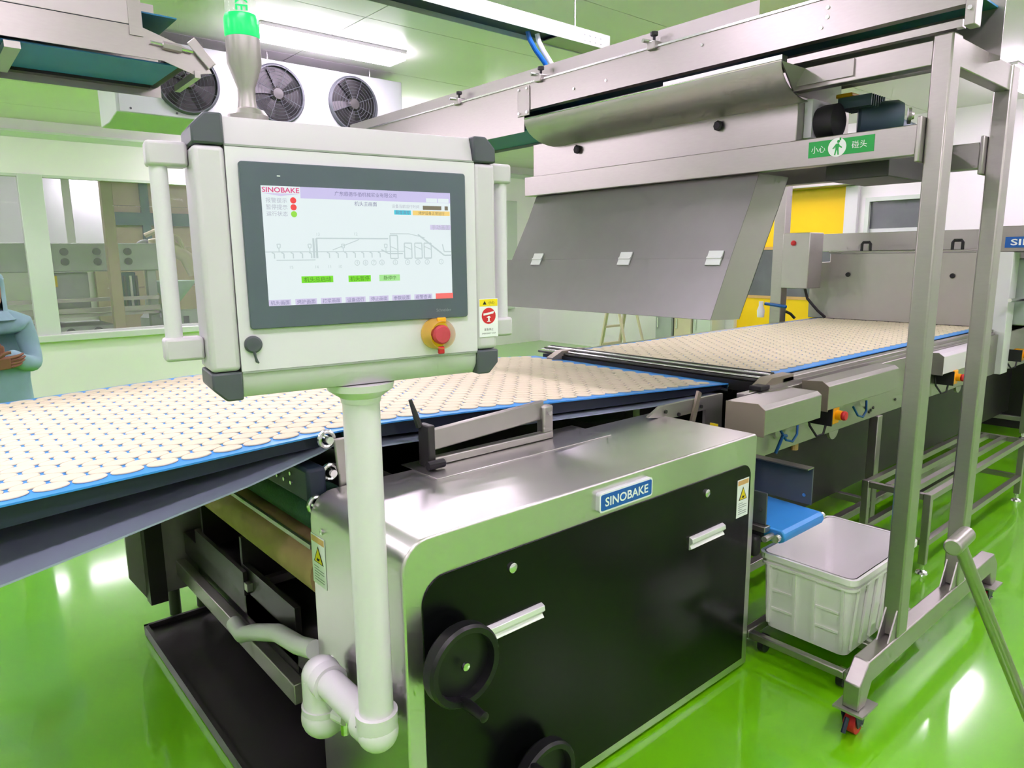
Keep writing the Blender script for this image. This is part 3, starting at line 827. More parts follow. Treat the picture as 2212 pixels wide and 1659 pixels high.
o = ln.build('process_diagram', SM['line'], bz, smooth=False)
o['kind'] = 'stuff'
tx = MB()
for s, x, t in (('13', 0.26, 0.395), ('12', 0.455, 0.39), ('15', 0.12, 0.675), ('14', 0.245, 0.675), ('11', 0.31, 0.675), ('10', 0.365, 0.675), ('9', 0.455, 0.645), ('8', 0.5, 0.645), ('7', 0.545, 0.645),
                ('6', 0.59, 0.645), ('5', 0.665, 0.645), ('4', 0.735, 0.645), ('3', 0.795, 0.645), ('2', 0.85, 0.645), ('1', 0.935, 0.645)):
    stext(tx, s, x, t, h=0.026)
tx.build('diagram_numbers', SM['line'], bz, smooth=False)
MB(pxf).box(-0.17, -0.164, SF - 0.001, SF, 1.753, 1.755).build('status_light', M['white_print'], bz)
put_text(MB(), 'Schneider', pxf(0.17, SF - 0.0006, 1.488), UX, UZ, width=0.036).build('maker_mark', M['grey_print'], bz, smooth=False)
# emergency stop in a clear guard
ec = pxf(0.15, PF - 0.001, 1.437)
es = MB().lathe([(0.033, 0.0), (0.033, 0.004), (0.03, 0.006), (0.0, 0.006)], ec, UN, 28).build('stop_base', M['yellow'], cp)
MB().lathe([(0.012, 0.006), (0.012, 0.022), (0.02, 0.026), (0.021, 0.036), (0.017, 0.041), (0.0, 0.042)], ec, UN, 28).build('stop_button', M['red_fade'], es)
MB().lathe([(0.0345, 0.004), (0.034, 0.03), (0.03, 0.042), (0.029, 0.042), (0.0325, 0.03), (0.033, 0.004)], ec, UN, 32).build('stop_guard', M['clear_orange'], es)
q = Vector(ec) + UZ * 0.031 + UN * 0.035
MB().obox(q, UX * 0.01, UZ * 0.006, UN * 0.004).build('guard_latch', M['orange'], es, bev=0.002)
q = Vector(ec) - UZ * 0.034 + UN * 0.03
MB().obox(q, UX * 0.007, UZ * 0.008, UN * 0.004).build('guard_hinge', M['red'], es, bev=0.002)
# door lock with dangling tail
lc = pxf(-0.234, PF - 0.0005, 1.441)
lo = MB().lathe([(0.0165, 0), (0.0165, 0.006), (0.013, 0.009), (0.0, 0.009)], lc, UN, 24).build('door_lock', M['charcoal'], cp)
a = Vector(lc) + UN * 0.006
MB().path([a - UZ * 0.012, a - UZ * 0.024 + UX * 0.002, a - UZ * 0.033 + UX * 0.004, a - UZ * 0.036 + UX * 0.0075], [0.003, 0.0024, 0.003, 0.0015], 8).build('lock_tail', M['charcoal'], lo)
# emergency-stop sticker on the right profile
so = Vector(pxf(0.263, PF - 0.0012, 1.507))
st = MB().obox(so + UX * 0.0245 - UZ * 0.0435, UX * 0.0245, UZ * 0.0435, UN * 0.0005).build('stop_sticker', M['white_print'], cp, label='white sticker with yellow header and red stop pictogram')
so = so + UN * 0.0008
quad(MB(), so, UX, UZ, 0.001, 0.048, -0.017, -0.001).build('sticker_header', M['yellow'], st, smooth=False)
t = MB()
flat_poly(t, so + UN * 0.0004, UX, UZ, [(0.009, -0.013), (0.019, -0.013), (0.014, -0.0045)])
t.build('header_triangle', M['black_print'], st, smooth=False)
put_text(MB(), '小心', so + UN * 0.0004 + UX * 0.032 - UZ * 0.009, UX, UZ, width=0.016).build('header_lettering', M['black_print'], st, smooth=False)
disc(MB(), so + UX * 0.0245 - UZ * 0.039, UX, UZ, 0.0185).build('red_disc', M['red'], st, smooth=False)
pg = MB()
c0 = so + UX * 0.0245 - UZ * 0.039 + UN * 0.0004
flat_poly(pg, c0, UX, UZ, [(-0.014, 0.001), (0.012, 0.005), (0.015, 0.011), (0.002, 0.008), (-0.014, 0.006)])
flat_poly(pg, c0, UX, UZ, [(-0.006, -0.004), (0.006, -0.004), (0.002, -0.0005), (-0.002, -0.0005)])
flat_poly(pg, c0, UX, UZ, [(-0.002, -0.012), (0.002, -0.012), (0.002, -0.004), (-0.002, -0.004)])
flat_poly(pg, c0, UX, UZ, [(-0.005, -0.0135), (0.005, -0.0135), (0.005, -0.012), (-0.005, -0.012)])
pg.build('hand_pictogram', M['white_print'], st, smooth=False)
t = MB()
put_text(t, '紧急停止', so + UX * 0.0245 - UZ * 0.07, UX, UZ, width=0.024)
put_text(t, 'EMERGENCY STOP', so + UX * 0.0245 - UZ * 0.079, UX, UZ, width=0.036)
t.build('sticker_lettering', M['black_print'], st, smooth=False)
# beacon
bc = (0.545, 1.402, 1.858)
bn = MB().lathe([(0.036, 0.0), (0.037, 0.012), (0.03, 0.022), (0.018, 0.026), (0.016, 0.04), (0.016, 0.062), (0.031, 0.105), (0.031, 0.15), (0.0, 0.15)], bc, UZ, 32).build('beacon_base', M['steel_matt'], cp)
MB().lathe([(0.0305, 0.151), (0.0315, 0.156), (0.0315, 0.183), (0.029, 0.19), (0.0, 0.19)], bc, UZ, 32).build('green_lens', M['lens_green'], bn)
MB().lathe([(0.028, 0.191), (0.028, 0.40), (0.0, 0.405)], bc, UZ, 32).build('clear_lens', M['clear'], bn)
MB().tube((bc[0], bc[1], bc[2] + 0.19), (bc[0], bc[1], bc[2] + 0.40), 0.005, 8).build('light_rod', M['white'], bn)
tow = (Vector((0, 0, 0)) - Vector((bc[0], bc[1], 0))).normalized()
sdv = Vector((-tow.y, tow.x, 0))
put_text(MB(), 'SINOBAKE', Vector(bc) + tow * 0.0295 + UZ * 0.2475 + sdv * 0.002, -UZ, sdv, width=0.112, height=0.022, bold=True).build('beacon_lettering', M['lens_green'], bn, smooth=False)

# ================================================================ GANTRY
ga = thing('gantry_frame', 'tall stainless gantry on castors standing beside the conveyors', 'frame', (2.9, 0.89, 0))
GY0, GY1 = 0.86, 0.918
for xa in (2.52, 3.12):
    part('post', M['steel'], ga, (xa, xa + 0.082, GY0, GY1, 0.256, 2.262), bev=0.006)
MB().prism([(2.235, 0.10), (2.235, 0.19), (2.3, 0.256), (3.6, 0.256), (3.665, 0.19), (3.665, 0.10), (3.61, 0.10), (3.57, 0.172), (2.33, 0.172), (2.29, 0.10)], 'y', GY0 + 0.002, GY1 - 0.002).build('foot_beam', M['steel'], ga, bev=0.004)
for xa, s in ((2.52, -1), (3.12, -1)):
    MB().prism([(xa, 0.256), (xa - 0.06, 0.256), (xa, 0.36)], 'y', 0.905, 0.91).build('gusset', M['steel_matt'], ga)
    MB().prism([(xa, 0.256), (xa - 0.06, 0.256), (xa, 0.36)], 'y', 0.868, 0.873).build('gusset', M['steel_matt'], ga)
def castor(x):
    y = 0.889
    p = part('castor_plate', M['steel_matt'], ga, (x - 0.055, x + 0.065, y - 0.05, y + 0.05, 0.092, 0.1))
    MB().lathe([(0.04, 0), (0.036, -0.012), (0.03, -0.018)], (x, y, 0.092), (0, 0, 1), 16).build('swivel_head', M['castor_blue'], p)
    for s in (-1, 1):
        MB().prism([(x - 0.045, 0.09), (x + 0.04, 0.09), (x + 0.02, 0.03), (x - 0.02, 0.03)], 'y', y + s * 0.024 - 0.002, y + s * 0.024 + 0.002).build('castor_fork', M['castor_blue'], p)
    MB().tube((x, y - 0.018, 0.0385), (x, y + 0.018, 0.0385), 0.038, 24).build('castor_wheel', M['red'], p)
    MB().tube((x, y - 0.034, 0.0385), (x, y + 0.034, 0.0385), 0.008, 8).build('axle_bolt', M['chrome'], p)
    MB().tube((x - 0.05, y - 0.0, 0.075), (x - 0.075, y, 0.03), 0.008, 8).build('brake_lever', M['castor_blue'], p)
castor(2.27)
castor(3.62)
# long low cross-beams and the flanges that bolt them to the posts
BZ0, BZ1 = 1.905, 2.0
b1 = part('cross_beam', M['steel'], ga, (2.5, 2.55, 0.935, 2.80, BZ0, BZ1), bev=0.003)
b2 = part('cross_beam', M['steel'], ga, (3.1, 3.15, 0.935, 2.80, BZ0, BZ1), bev=0.003)
for xa in (2.49, 3.09):
    part('beam_flange', M['steel_matt'], ga, (xa, xa + 0.11, 0.919, 0.934, BZ0 - 0.022, BZ1 + 0.022), bev=0.004)
part('top_tie', M['steel'], ga, (2.603, 3.119, 0.865, 0.913, 2.172, 2.258), bev=0.003)
part('top_beam', M['steel'], ga, (2.53, 2.58, 0.919, 1.9, 2.175, 2.25), bev=0.003)
part('beam_splice', M['steel_matt'], ga, (2.522, 2.529, 1.16, 1.36, 2.19, 2.245))
part('far_tie', M['steel'], ga, (2.551, 3.099, 2.74, 2.79, BZ0, BZ1 - 0.01), bev=0.003)
# green head-clearance sign on the front beam
sg = MB().box(2.4985, 2.4999, 1.063, 1.288, 1.9325, 1.9865).build('warning_sign', M['green_print'], ga, label='green sticker with white walking-figure disc and white characters')
UYm = Vector((0, -1, 0))
sc = Vector((2.4978, 1.186, 1.9585))
disc(MB(), sc, UYm, UZ, 0.0315, 32).build('white_disc', M['white_print'], sg, smooth=False)
mn = MB()
c = sc - Vector((0.0006, 0, 0))
disc(mn, c + UYm * 0.004 + UZ * 0.019, UYm, UZ, 0.0052, 12)
flat_poly(mn, c, UYm, UZ, [(-0.004, 0.012), (0.006, 0.013), (0.009, 0.006), (0.018, -0.001), (0.0165, -0.004), (0.007, 0.001), (0.006, -0.005), (0.008, -0.025), (0.003, -0.025), (0.001, -0.01), (-0.001, -0.01), (-0.004, -0.025), (-0.009, -0.025), (-0.005, -0.004), (-0.006, 0.003), (-0.013, -0.005), (-0.016, -0.003)])
quad(mn, c, UYm, UZ, 0.007, 0.013, 0.022, 0.031)
mn.build('walking_figure', M['green_print'], sg, smooth=False)
t = MB()
put_text(t, '小心', c + UYm * -0.066, UYm, UZ, width=0.05)
put_text(t, '碰头', c + UYm * 0.075 + UZ * 0.002, UYm, UZ, width=0.05)
t.build('sign_lettering', M['white_print'], sg, smooth=False)

# ================================================================ FEED HOPPER WITH CHUTE (hangs in the gantry)
ho = thing('feed_hopper', 'stainless hopper box with flared hood, motor and sloping chute above the belt', 'hopper', (2.7, 2.1, 1.36))
HY0, HY1 = 1.365, 2.79
part('hopper_box', M['steel'], ho, (2.552, 2.96, HY0, HY1, 2.002, 2.165), bev=0.003)
for yy in (1.69, 2.467):
    MB().lathe([(0.012, 0), (0.02, 0.006), (0.02, 0.016), (0.013, 0.022), (0.0, 0.022)], (2.552, yy, 2.104), (-1, 0, 0), 8).build('star_knob', M['rubber'], ho)
# flared hood: four sloping walls
rim = [(2.36, 1.33), (2.80, 1.33), (2.80, 2.64), (2.36, 2.64)]
base = [(2.56, 1.38), (2.92, 1.38), (2.92, 2.62), (2.56, 2.62)]
for k in range(4):
    k2 = (k + 1) % 4
    vs = [(*base[k], 2.166), (*base[k2], 2.166), (*rim[k2], 2.245), (*rim[k], 2.245)]
    if k == 3:    # the front wall bellies out
        n = 8
        vs, fs = [], []
        for i in range(n + 1):
            a = i / n
            bx = 2.56 - 0.2 * math.sin(a * PI / 2)
            bz = 2.14 + 0.105 * (1 - math.cos(a * PI / 2)) + 0.0
            vs += [(bx, 2.64, bz), (bx, 1.33, bz), (bx - 0.003, 2.64, bz - 0.003), (bx - 0.003, 1.33, bz - 0.003)]
        for i in range(n):
            fs += [(4 * i, 4 * i + 1, 4 * i + 5, 4 * i + 4), (4 * i + 2, 4 * i + 6, 4 * i + 7, 4 * i + 3)]
        fs += [(4 * n, 4 * n + 1, 4 * n + 3, 4 * n + 2)]
        MB().add(vs, fs).build('hood_front', M['steel_matt'], ho)
    else:
        ins = [(v[0] + (2.58 - v[0]) * 0.02, v[1] + (2.0 - v[1]) * 0.01, v[2]) for v in vs]
        MB().add(vs + ins, [(0, 1, 2, 3), (7, 6, 5, 4), (0, 4, 5, 1), (1, 5, 6, 2), (2, 6, 7, 3), (3, 7, 4, 0)]).build('hood_side', M['steel_matt'], ho)
MB().tube((2.36, 1.33, 2.247), (2.36, 2.64, 2.247), 0.004, 8).build('rim_bead', M['chrome'], ho)
for yy in (1.5, 2.05, 2.55):
    MB().lathe([(0.008, 0), (0.006, 0.008), (0.0, 0.008)], (2.57, yy, 2.165), (0, 0, 1), 8).build('box_bolt', M['chrome'], ho)
MB().box(2.60, 2.9, 2.795, 2.83, 2.02, 2.12).build('end_cover', M['rubber'], ho, bev=0.01)
# drive at the near end: white guard, gearbox, motor, fan cowl
part('drive_guard', M['white'], ho, (2.60, 2.86, 1.335, 1.364, 2.02, 2.155))
MB().lathe([(0.055, 0), (0.06, 0.02), (0.06, 0.07), (0.03, 0.085), (0.0, 0.085)], (2.66, 1.334, 2.075), (0, -1, 0), 20).build('coupling_cover', M['rubber'], ho)
MB().lathe([(0.05, 0), (0.062, 0.01), (0.062, 0.13), (0.05, 0.15), (0.0, 0.15)], (2.78, 1.25, 2.085), (0.5, -1, 0), 24).build('gearbox', M['motor'], ho)
fin = MB()
for k in range(7):
    fin.box(2.70 + 0.018 * k, 2.706 + 0.018 * k, 1.17, 1.29, 2.12, 2.16)
f_ = fin.build('cooling_fins', M['motor'], ho)
f_['kind'] = 'stuff'
MB().lathe([(0.028, 0), (0.028, 0.01), (0.014, 0.012), (0.012, 0.02), (0.0, 0.02)], (2.86, 1.105, 2.09), (0.5, -1, 0), 18).build('shaft_collar', M['steel_matt'], ho)
MB().lathe([(0.045, 0), (0.05, 0.02), (0.045, 0.18), (0.0, 0.18)], (2.92, 1.19, 2.06), (1, 0, 0), 20).build('motor_body', M['motor'], ho)
part('terminal_box', M['orange'], ho, (2.70, 2.80, 1.24, 1.3, 2.161, 2.175), bev=0.004)
part('motor_mount', M['dark_steel'], ho, (2.60, 3.05, 1.06, 1.33, 1.965, 2.0), bev=0.003)
part('mount_bracket', M['dark_steel'], ho, (2.62, 2.95, 1.06, 1.28, 1.86, 1.964), bev=0.003)
# chute
CY0, CY1 = 1.493, 2.72
front = [(2.53, 1.902), (2.475, 1.79), (2.36, 1.585), (2.245, 1.363)]
back = [(2.437, 1.354), (2.57, 1.585), (2.69, 1.79), (2.75, 1.902)]
MB().sheet(front[:3], CY0, CY1 + 0.02, 0.003).build('chute_front', M['steel_sheet'], ho)
MB().sheet([(2.3602, 1.5848), front[3]], CY0, CY1 + 0.06, 0.003).build('chute_flap', M['steel_sheet'], ho)
MB().sheet(back[::-1], CY0, CY1, 0.003).build('chute_back', M['steel_sheet'], ho)
for yy in (CY0, CY1 + 0.02):
    MB().prism(front + back, 'y', yy, yy + 0.003 if yy == CY0 else yy - 0.003).build('chute_side', M['steel_matt'], ho)
for yy in (1.56, 2.0, 2.55):
    nx, nz = -0.888, 0.46      # outward from the chute face
    tx, tz = -0.46, -0.888
    h = MB()
    for s, w in ((-1, 0.032), (1, 0.032)):
        c = Vector((2.36 + nx * 0.006 + tx * 0.016 * s, yy, 1.585 + nz * 0.006 + tz * 0.016 * s))
        h.obox(c, (tx * 0.014, 0, tz * 0.014), (0, w, 0), (nx * 0.0025, 0, nz * 0.0025))
    h.tube((2.36 + nx * 0.008, yy - 0.032, 1.585 + nz * 0.008), (2.36 + nx * 0.008, yy + 0.032, 1.585 + nz * 0.008), 0.005, 8)
    h.build('chute_hinge', M['alu'], ho)

# ================================================================ OVERHEAD CROSS CONVEYOR (runs over the gantry to the back wall)
oc = thing('cross_conveyor', 'overhead stainless channel conveyor running from the gantry top to the cooler', 'conveyor', (2.6, 2.5, 2.3))
OX0, OX1 = 2.5, 2.86
part('side_channel', M['steel'], oc, (OX0, OX0 + 0.004, 0.83, 2.80, 2.325, 2.455), bev=0.0)
part('side_channel', M['steel'], oc, (OX0 + 0.001, OX0 + 0.005, 2.801, 4.7, 2.225, 2.455))
part('channel_lip', M['steel'], oc, (OX0 + 0.0045, OX0 + 0.04, 0.83, 2.80, 2.325, 2.329))
part('channel_lip', M['chrome'], oc, (OX0 - 0.006, OX0 - 0.0005, 0.83, 4.7, 2.449, 2.457))
part('far_channel', M['steel'], oc, (OX1 - 0.004, OX1, 0.83, 4.7, 2.225, 2.52))
part('guard_plate', M['steel_matt'], oc, (OX0 + 0.05, OX0 + 0.054, 1.54, 4.7, 2.40, 2.53))
part('belt_run', M['teal_belt'], oc, (OX0 + 0.041, OX1 - 0.006, 0.85, 4.7, 2.39, 2.396))
part('belt_return_run', M['teal_belt'], oc, (OX0 + 0.041, OX1 - 0.006, 2.7, 4.7, 2.24, 2.246))
part('splice_plate', M['steel_matt'], oc, (OX0 - 0.006, OX0 - 0.001, 2.755, 2.845, 2.30, 2.44), bev=0.002)
for yy in (2.77, 2.83):
    for zz in (2.315, 2.428):
        MB().tube((OX0 - 0.006, yy, zz), (OX0 - 0.012, yy, zz), 0.007, 8).build('splice_bolt', M['chrome'], oc)
part('end_plate', M['steel_matt'], oc, (OX0 - 0.004, OX0 + 0.05, 0.80, 0.829, 2.262, 2.40), bev=0.003)
MB().tube((OX0 - 0.004, 0.815, 2.31), (OX0 - 0.01, 0.815, 2.31), 0.007, 8).build('end_bolt', M['chrome'], oc)
part('catch_rail', M['steel_top'], oc, (OX0 + 0.02, OX0 + 0.06, 1.42, 1.95, 2.275, 2.31))
part('inner_rail', M['steel'], oc, (OX0 + 0.02, OX0 + 0.05, 0.84, 1.40, 2.268, 2.29))
for yy in (1.99, 2.68, 3.35):
    c_ = part('clamp_block', M['steel_matt'], oc, (OX0 - 0.02, OX0 + 0.03, yy - 0.02, yy + 0.02, 2.44, 2.475), bev=0.004)
    MB().tube((OX0 - 0.045, yy + 0.02, 2.475), (OX0 + 0.05, yy, 2.475), 0.008, 10).build('clamp_rod', M['chrome'], c_)
    MB().lathe([(0.006, 0), (0.006, 0.02), (0.016, 0.024), (0.016, 0.038), (0.0, 0.04)], (OX0 + 0.005, yy, 2.475), (0, 0, 1), 8).build('clamp_knob', M['rubber'], c_)
for p in ((1.25, 2.39), (1.25, 2.42), (1.27, 2.36), (2.25, 2.37), (2.45, 2.37), (1.75, 2.41)):
    MB().tube((OX0, p[0], p[1]), (OX0 - 0.004, p[0], p[1]), 0.006, 8).build('channel_rivet', M['chrome'], oc)
part('belt_splice_tab', M['white_print'], oc, (OX0 + 0.07, OX0 + 0.16, 1.80, 1.93, 2.225, 2.238))
part('wear_pad', M['belt_blue'], oc, (OX0 + 0.10, OX0 + 0.16, 1.76, 1.85, 2.239, 2.262), bev=0.01)
for k in range(2):
    yy = 2.75 - 0.12 * k
    tag(MB().path([(2.80 + 0.07 * k, 3.1, 2.825), (2.81 + 0.07 * k, 3.1, 2.79), (2.855 + 0.065 * k, 3.1, 2.74), (2.93 + 0.055 * k, 3.1, 2.68), (2.98 + 0.05 * k, 3.09, 2.58), (2.95 + 0.03 * k, 3.05, 2.50), (2.88, 3.0 - 0.08 * k, 2.47)], 0.014, 10).build('air_hose', M['cable_blue'] if k == 0 else M['hose'], loc=(2.9, 3.0, 2.46)),
        ('dark blue hose' if k == 0 else 'pale hose') + ' looping up from the cross conveyor to the cable tray', 'hose')
# ================================================================ SECOND CONVEYOR (toward the far hood)
cb = thing('cutter_conveyor', 'stainless framed cracker conveyor with side boxes leading to the far hood', 'conveyor', (4.6, 2.3, 0))
ZB = 1.03
part('belt_carry_run', M['belt_blue'], cb, (3.14, 6.6, 1.715, 3.03, ZB - 0.005, ZB))
part('slider_bed', M['dark_steel'], cb, (3.16, 6.6, 1.73, 3.0, 0.93, ZB - 0.006))
part('side_frame', M['steel'], cb, (2.62, 7.6, 1.62, 1.64, 0.69, 0.99), bev=0.003)
part('side_frame', M['steel'], cb, (2.62, 7.6, 3.08, 3.10, 0.69, 0.99), bev=0.003)
part('edge_rail', M['steel'], cb, (3.1, 6.6, 1.655, 1.70, 0.985, 1.025), bev=0.004)
part('edge_rail', M['steel'], cb, (3.1, 6.6, 3.04, 3.075, 0.985, 1.03), bev=0.004)
part('rail_web', M['steel_matt'], cb, (2.95, 6.6, 1.641, 1.654, 0.90, 1.005))
MB().prism([(2.92, 0.945), (3.2, 0.945), (3.2, 1.035), (3.0, 1.035), (2.92, 1.0)], 'y', 1.655, 1.715).build('nose_cheek', M['taupe'], cb)
MB().prism([(2.92, 0.945), (3.2, 0.945), (3.2, 1.035), (3.0, 1.035), (2.92, 1.0)], 'y', 3.03, 3.08).build('nose_cheek', M['taupe'], cb)
# transfer rods between the two belts
for k, (dx, dz, r) in enumerate(((0.0, 0.0, 0.007), (0.028, 0.010, 0.006), (0.055, 0.016, 0.007), (0.085, 0.02, 0.006), (0.11, 0.022, 0.007))):
    MB().tube((3.02 + dx, 1.72, 1.012 + dz), (3.02 + dx, 3.26, 1.012 + dz), r, 10).build('transfer_rod', M['chrome'] if k % 2 else M['dark_steel'], cb)
part('rod_cover', M['slate'], cb, (3.0, 3.13, 1.72, 3.2, 0.955, 1.003))
part('sensor_bracket', M['steel_matt'], cb, (2.78, 2.93, 1.66, 1.70, 0.965, 0.99), bev=0.004)
part('sensor', M['rubber'], cb, (2.88, 2.96, 1.64, 1.70, 0.991, 1.012), bev=0.004)
MB().tube((2.72, 1.66, 0.945), (2.95, 1.60, 0.95), 0.008, 8).build('sensor_rod', M['chrome'], cb)
MB().prism([(2.62, 0.70), (2.62, 0.93), (2.40, 0.93), (2.22, 0.955), (2.30, 0.99), (2.45, 0.99), (2.75, 0.985), (2.75, 0.70)], 'y', 1.75, 1.765).build('infeed_cheek', M['steel_matt'], cb)
MB().obox((2.52, 1.742, 0.92), (0.035, 0, 0.1), (0, 0.006, 0), (-0.012, 0, 0.006)).build('stay_strap', M['taupe'], cb)
for p in ((2.33, 0.965), (2.42, 0.94), (2.58, 0.95), (2.4, 0.86)):
    MB().tube((p[0], 1.75, p[1]), (p[0], 1.742, p[1]), 0.008, 8).build('cheek_bolt', M['dark_steel'], cb)
# cover boxes along the near side
def cover_box(x0, x1, y0, z0, z1, m, capm):
    b = MB().prism([(y0, z0), (1.619, z0), (1.619, z1), (y0 + 0.02, z1), (y0, z1 - 0.015)], 'x', x0, x1).build('cover_box', m, cb, bev=0.003)
    MB().prism([(y0 - 0.012, z0), (1.619, z0 - 0.0), (1.619, z1 + 0.005), (y0 + 0.02, z1 + 0.012), (y0 - 0.012, z1 - 0.01)], 'x', x0 - 0.006, x0 - 0.001).build('box_end_plate', capm, b)
cover_box(2.575, 3.075, 1.452, 0.87, 0.992, M['steel'], M['taupe'])
cover_box(3.22, 4.05, 1.50, 0.87, 1.0, M['steel'], M['taupe'])
cover_box(4.75, 5.5, 1.52, 0.86, 0.985, M['purple_grey'], M['steel'])
part('stop_label', M['white_print'], cb, (2.552, 2.553, 1.64, 1.68, 0.845, 0.895))
part('label_header', M['yellow'], cb, (2.5512, 2.5519, 1.64, 1.68, 0.872, 0.895))
for x, z in ((3.36, 0.83), (5.0, 0.82), (6.45, 0.82)):
    s = part('switch_box', M['orange'], cb, (x - 0.035, x + 0.035, 1.51, 1.57, z - 0.045, z + 0.045), bev=0.006)
    part('switch_back', M['rubber'], s, (x - 0.045, x - 0.036, 1.51, 1.62, z - 0.05, z + 0.04))
    MB().tube((x + 0.005, 1.51, z), (x + 0.005, 1.485, z), 0.024, 14).build('switch_collar', M['orange'], s)
    MB().lathe([(0.02, 0), (0.024, 0.01), (0.02, 0.02), (0.0, 0.022)], (x + 0.008, 1.485, z), (0, -1, 0), 14).build('switch_button', M['red'], s)
    MB().path([(x - 0.04, 1.54, z - 0.05), (x - 0.06, 1.54, z - 0.09), (x - 0.085, 1.56, z - 0.1), (x - 0.1, 1.59, z - 0.05), (x - 0.1, 1.6, z)], 0.006, 8).build('switch_cable', M['rubber'], s)
for x in (3.0, 3.75):
    MB().path([(x, 1.6, 0.80), (x + 0.03, 1.585, 0.75), (x + 0.08, 1.58, 0.735), (x + 0.13, 1.585, 0.76), (x + 0.16, 1.6, 0.81)], 0.006, 8).build('air_line', M['cable_blue'], cb)
MB().path([(2.95, 1.59, 0.70), (2.99, 1.58, 0.78), (3.03, 1.585, 0.77)], 0.008, 8).build('air_line', M['cable_blue'], cb)
for x in (2.68, 2.72, 3.95, 4.0, 4.05, 4.35, 2.69, 4.02):
    MB().tube((x, 1.62, 0.73 + (x * 7 % 1) * 0.05), (x, 1.614, 0.73 + (x * 7 % 1) * 0.05), 0.008, 8).build('frame_bolt', M['dark_steel'], cb)
for x in (4.1, 5.8, 7.2):
    for y in (1.605, 3.06):
        part('leg', M['steel'], cb, (x, x + 0.06, y, y + 0.05, 0.05, 0.69), bev=0.004)
        MB().lathe([(0.03, 0), (0.028, 0.008), (0.012, 0.016), (0.012, 0.05)], (x + 0.03, y + 0.025, 0), (0, 0, 1), 14).build('levelling_foot', M['chrome'], cb)
    part('leg_tie', M['steel'], cb, (x + 0.01, x + 0.05, 1.656, 3.059, 0.15, 0.19), bev=0.003)
for y in (1.61, 3.065):
    part('stretcher', M['steel'], cb, (2.75, 4.099, y, y + 0.04, 0.15, 0.19), bev=0.003)
    part('stretcher', M['steel'], cb, (4.161, 5.799, y, y + 0.04, 0.15, 0.19), bev=0.003)
part('return_cover', M['slate'], cb, (2.5, 7.4, 1.80, 1.82, 0.2, 0.68))
part('drip_pan', M['slate'], cb, (2.6, 7.4, 1.83, 3.0, 0.60, 0.66))
for x in (2.95, 3.18, 3.52):
    MB().tube((x, 1.795, 0.64), (x, 1.795, 0.57), 0.022, 10).build('spring_weight', M['amber_print'], cb)
for x in (3.05, 4.9):
    MB().lathe([(0.055, 0), (0.055, 0.015), (0.0, 0.018)], (x + 0.55, 1.64, 0.70), (0, -1, 0), 20).build('pulley_cover', M['steel_matt'], cb)
cracker_field('cracker_field', cracker_spots(3.17, 6.55, 1.79, 2.99, 0.083, 0.0455, None), lambda x: (ZB, 0.0), 10, 'countless pale oval crackers covering the second belt up to the hood')

# far hood over the second belt
fh = thing('tunnel_hood', 'large stainless hood over the belt with black knobs and lid handles', 'machine', (6.8, 2.4, 0))
MB().prism([(1.77, 1.035), (3.11, 1.035), (3.11, 1.52), (2.94, 1.53), (2.94, 1.60), (1.77, 1.60)], 'x', 6.2, 8.2).build('hood_shell', M['steel_matt'], fh, bev=0.006)
part('hood_lid', M['steel'], fh, (6.19, 8.2, 1.76, 2.95, 1.602, 1.618), bev=0.004)
for y in (2.66, 1.97):
    MB().path([(6.25, y + 0.035, 1.618), (6.25, y + 0.035, 1.675), (6.25, y + 0.025, 1.69), (6.25, y - 0.025, 1.69), (6.25, y - 0.035, 1.675), (6.25, y - 0.035, 1.618)], 0.012, 8).build('lid_handle', M['rubber'], fh)
for y in (2.772, 1.968):
    MB().lathe([(0.012, 0), (0.02, 0.006), (0.016, 0.02), (0.0, 0.02)], (6.2, y, 1.42), (-1, 0, 0), 10).build('panel_knob', M['rubber'], fh)
part('seal_lip', M['rubber'], fh, (6.195, 6.25, 1.775, 3.0, 1.02, 1.034))
tb = part('name_beam', M['steel'], fh, (6.19, 7.9, 1.0, 1.755, 1.60, 1.785), bev=0.005)
part('name_plate', M['blue_badge'], fh, (6.18, 6.189, 1.1, 1.64, 1.628, 1.705))
put_text(MB(), 'SINOBAKE', (6.1795, 1.37, 1.667), (0, -1, 0), (0, 0, 1), width=0.47, height=0.045, bold=True).build('plate_lettering', M['white_print'], fh, smooth=False)
part('rear_canopy', M['steel_matt'], fh, (6.6, 8.2, 1.758, 3.3, 1.619, 1.78), bev=0.005)
part('side_column', M['white'], fh, (6.19, 6.35, 1.58, 1.70, 0.69, 1.598), bev=0.004)
part('gear_case', M['grey_machine'], fh, (6.36, 7.6, 1.3, 1.60, 1.05, 1.55), bev=0.01)
for k in range(5):
    MB().tube((6.45, 1.46 - 0.02 * k, 1.18 + 0.08 * k), (6.355, 1.46 - 0.02 * k, 1.18 + 0.08 * k), 0.035, 14).build('drive_gear', M['rubber'], fh)
MB().tube((6.1, 1.55, 1.25), (6.355, 1.5, 1.25), 0.014, 10).build('tension_rod', M['chrome'], fh)
part('base_frame', M['slate'], fh, (7.61, 8.2, 1.4, 3.1, 0.0, 1.03))
part('base_leg', M['steel'], fh, (6.4, 6.46, 1.35, 1.41, 0.0, 1.049))

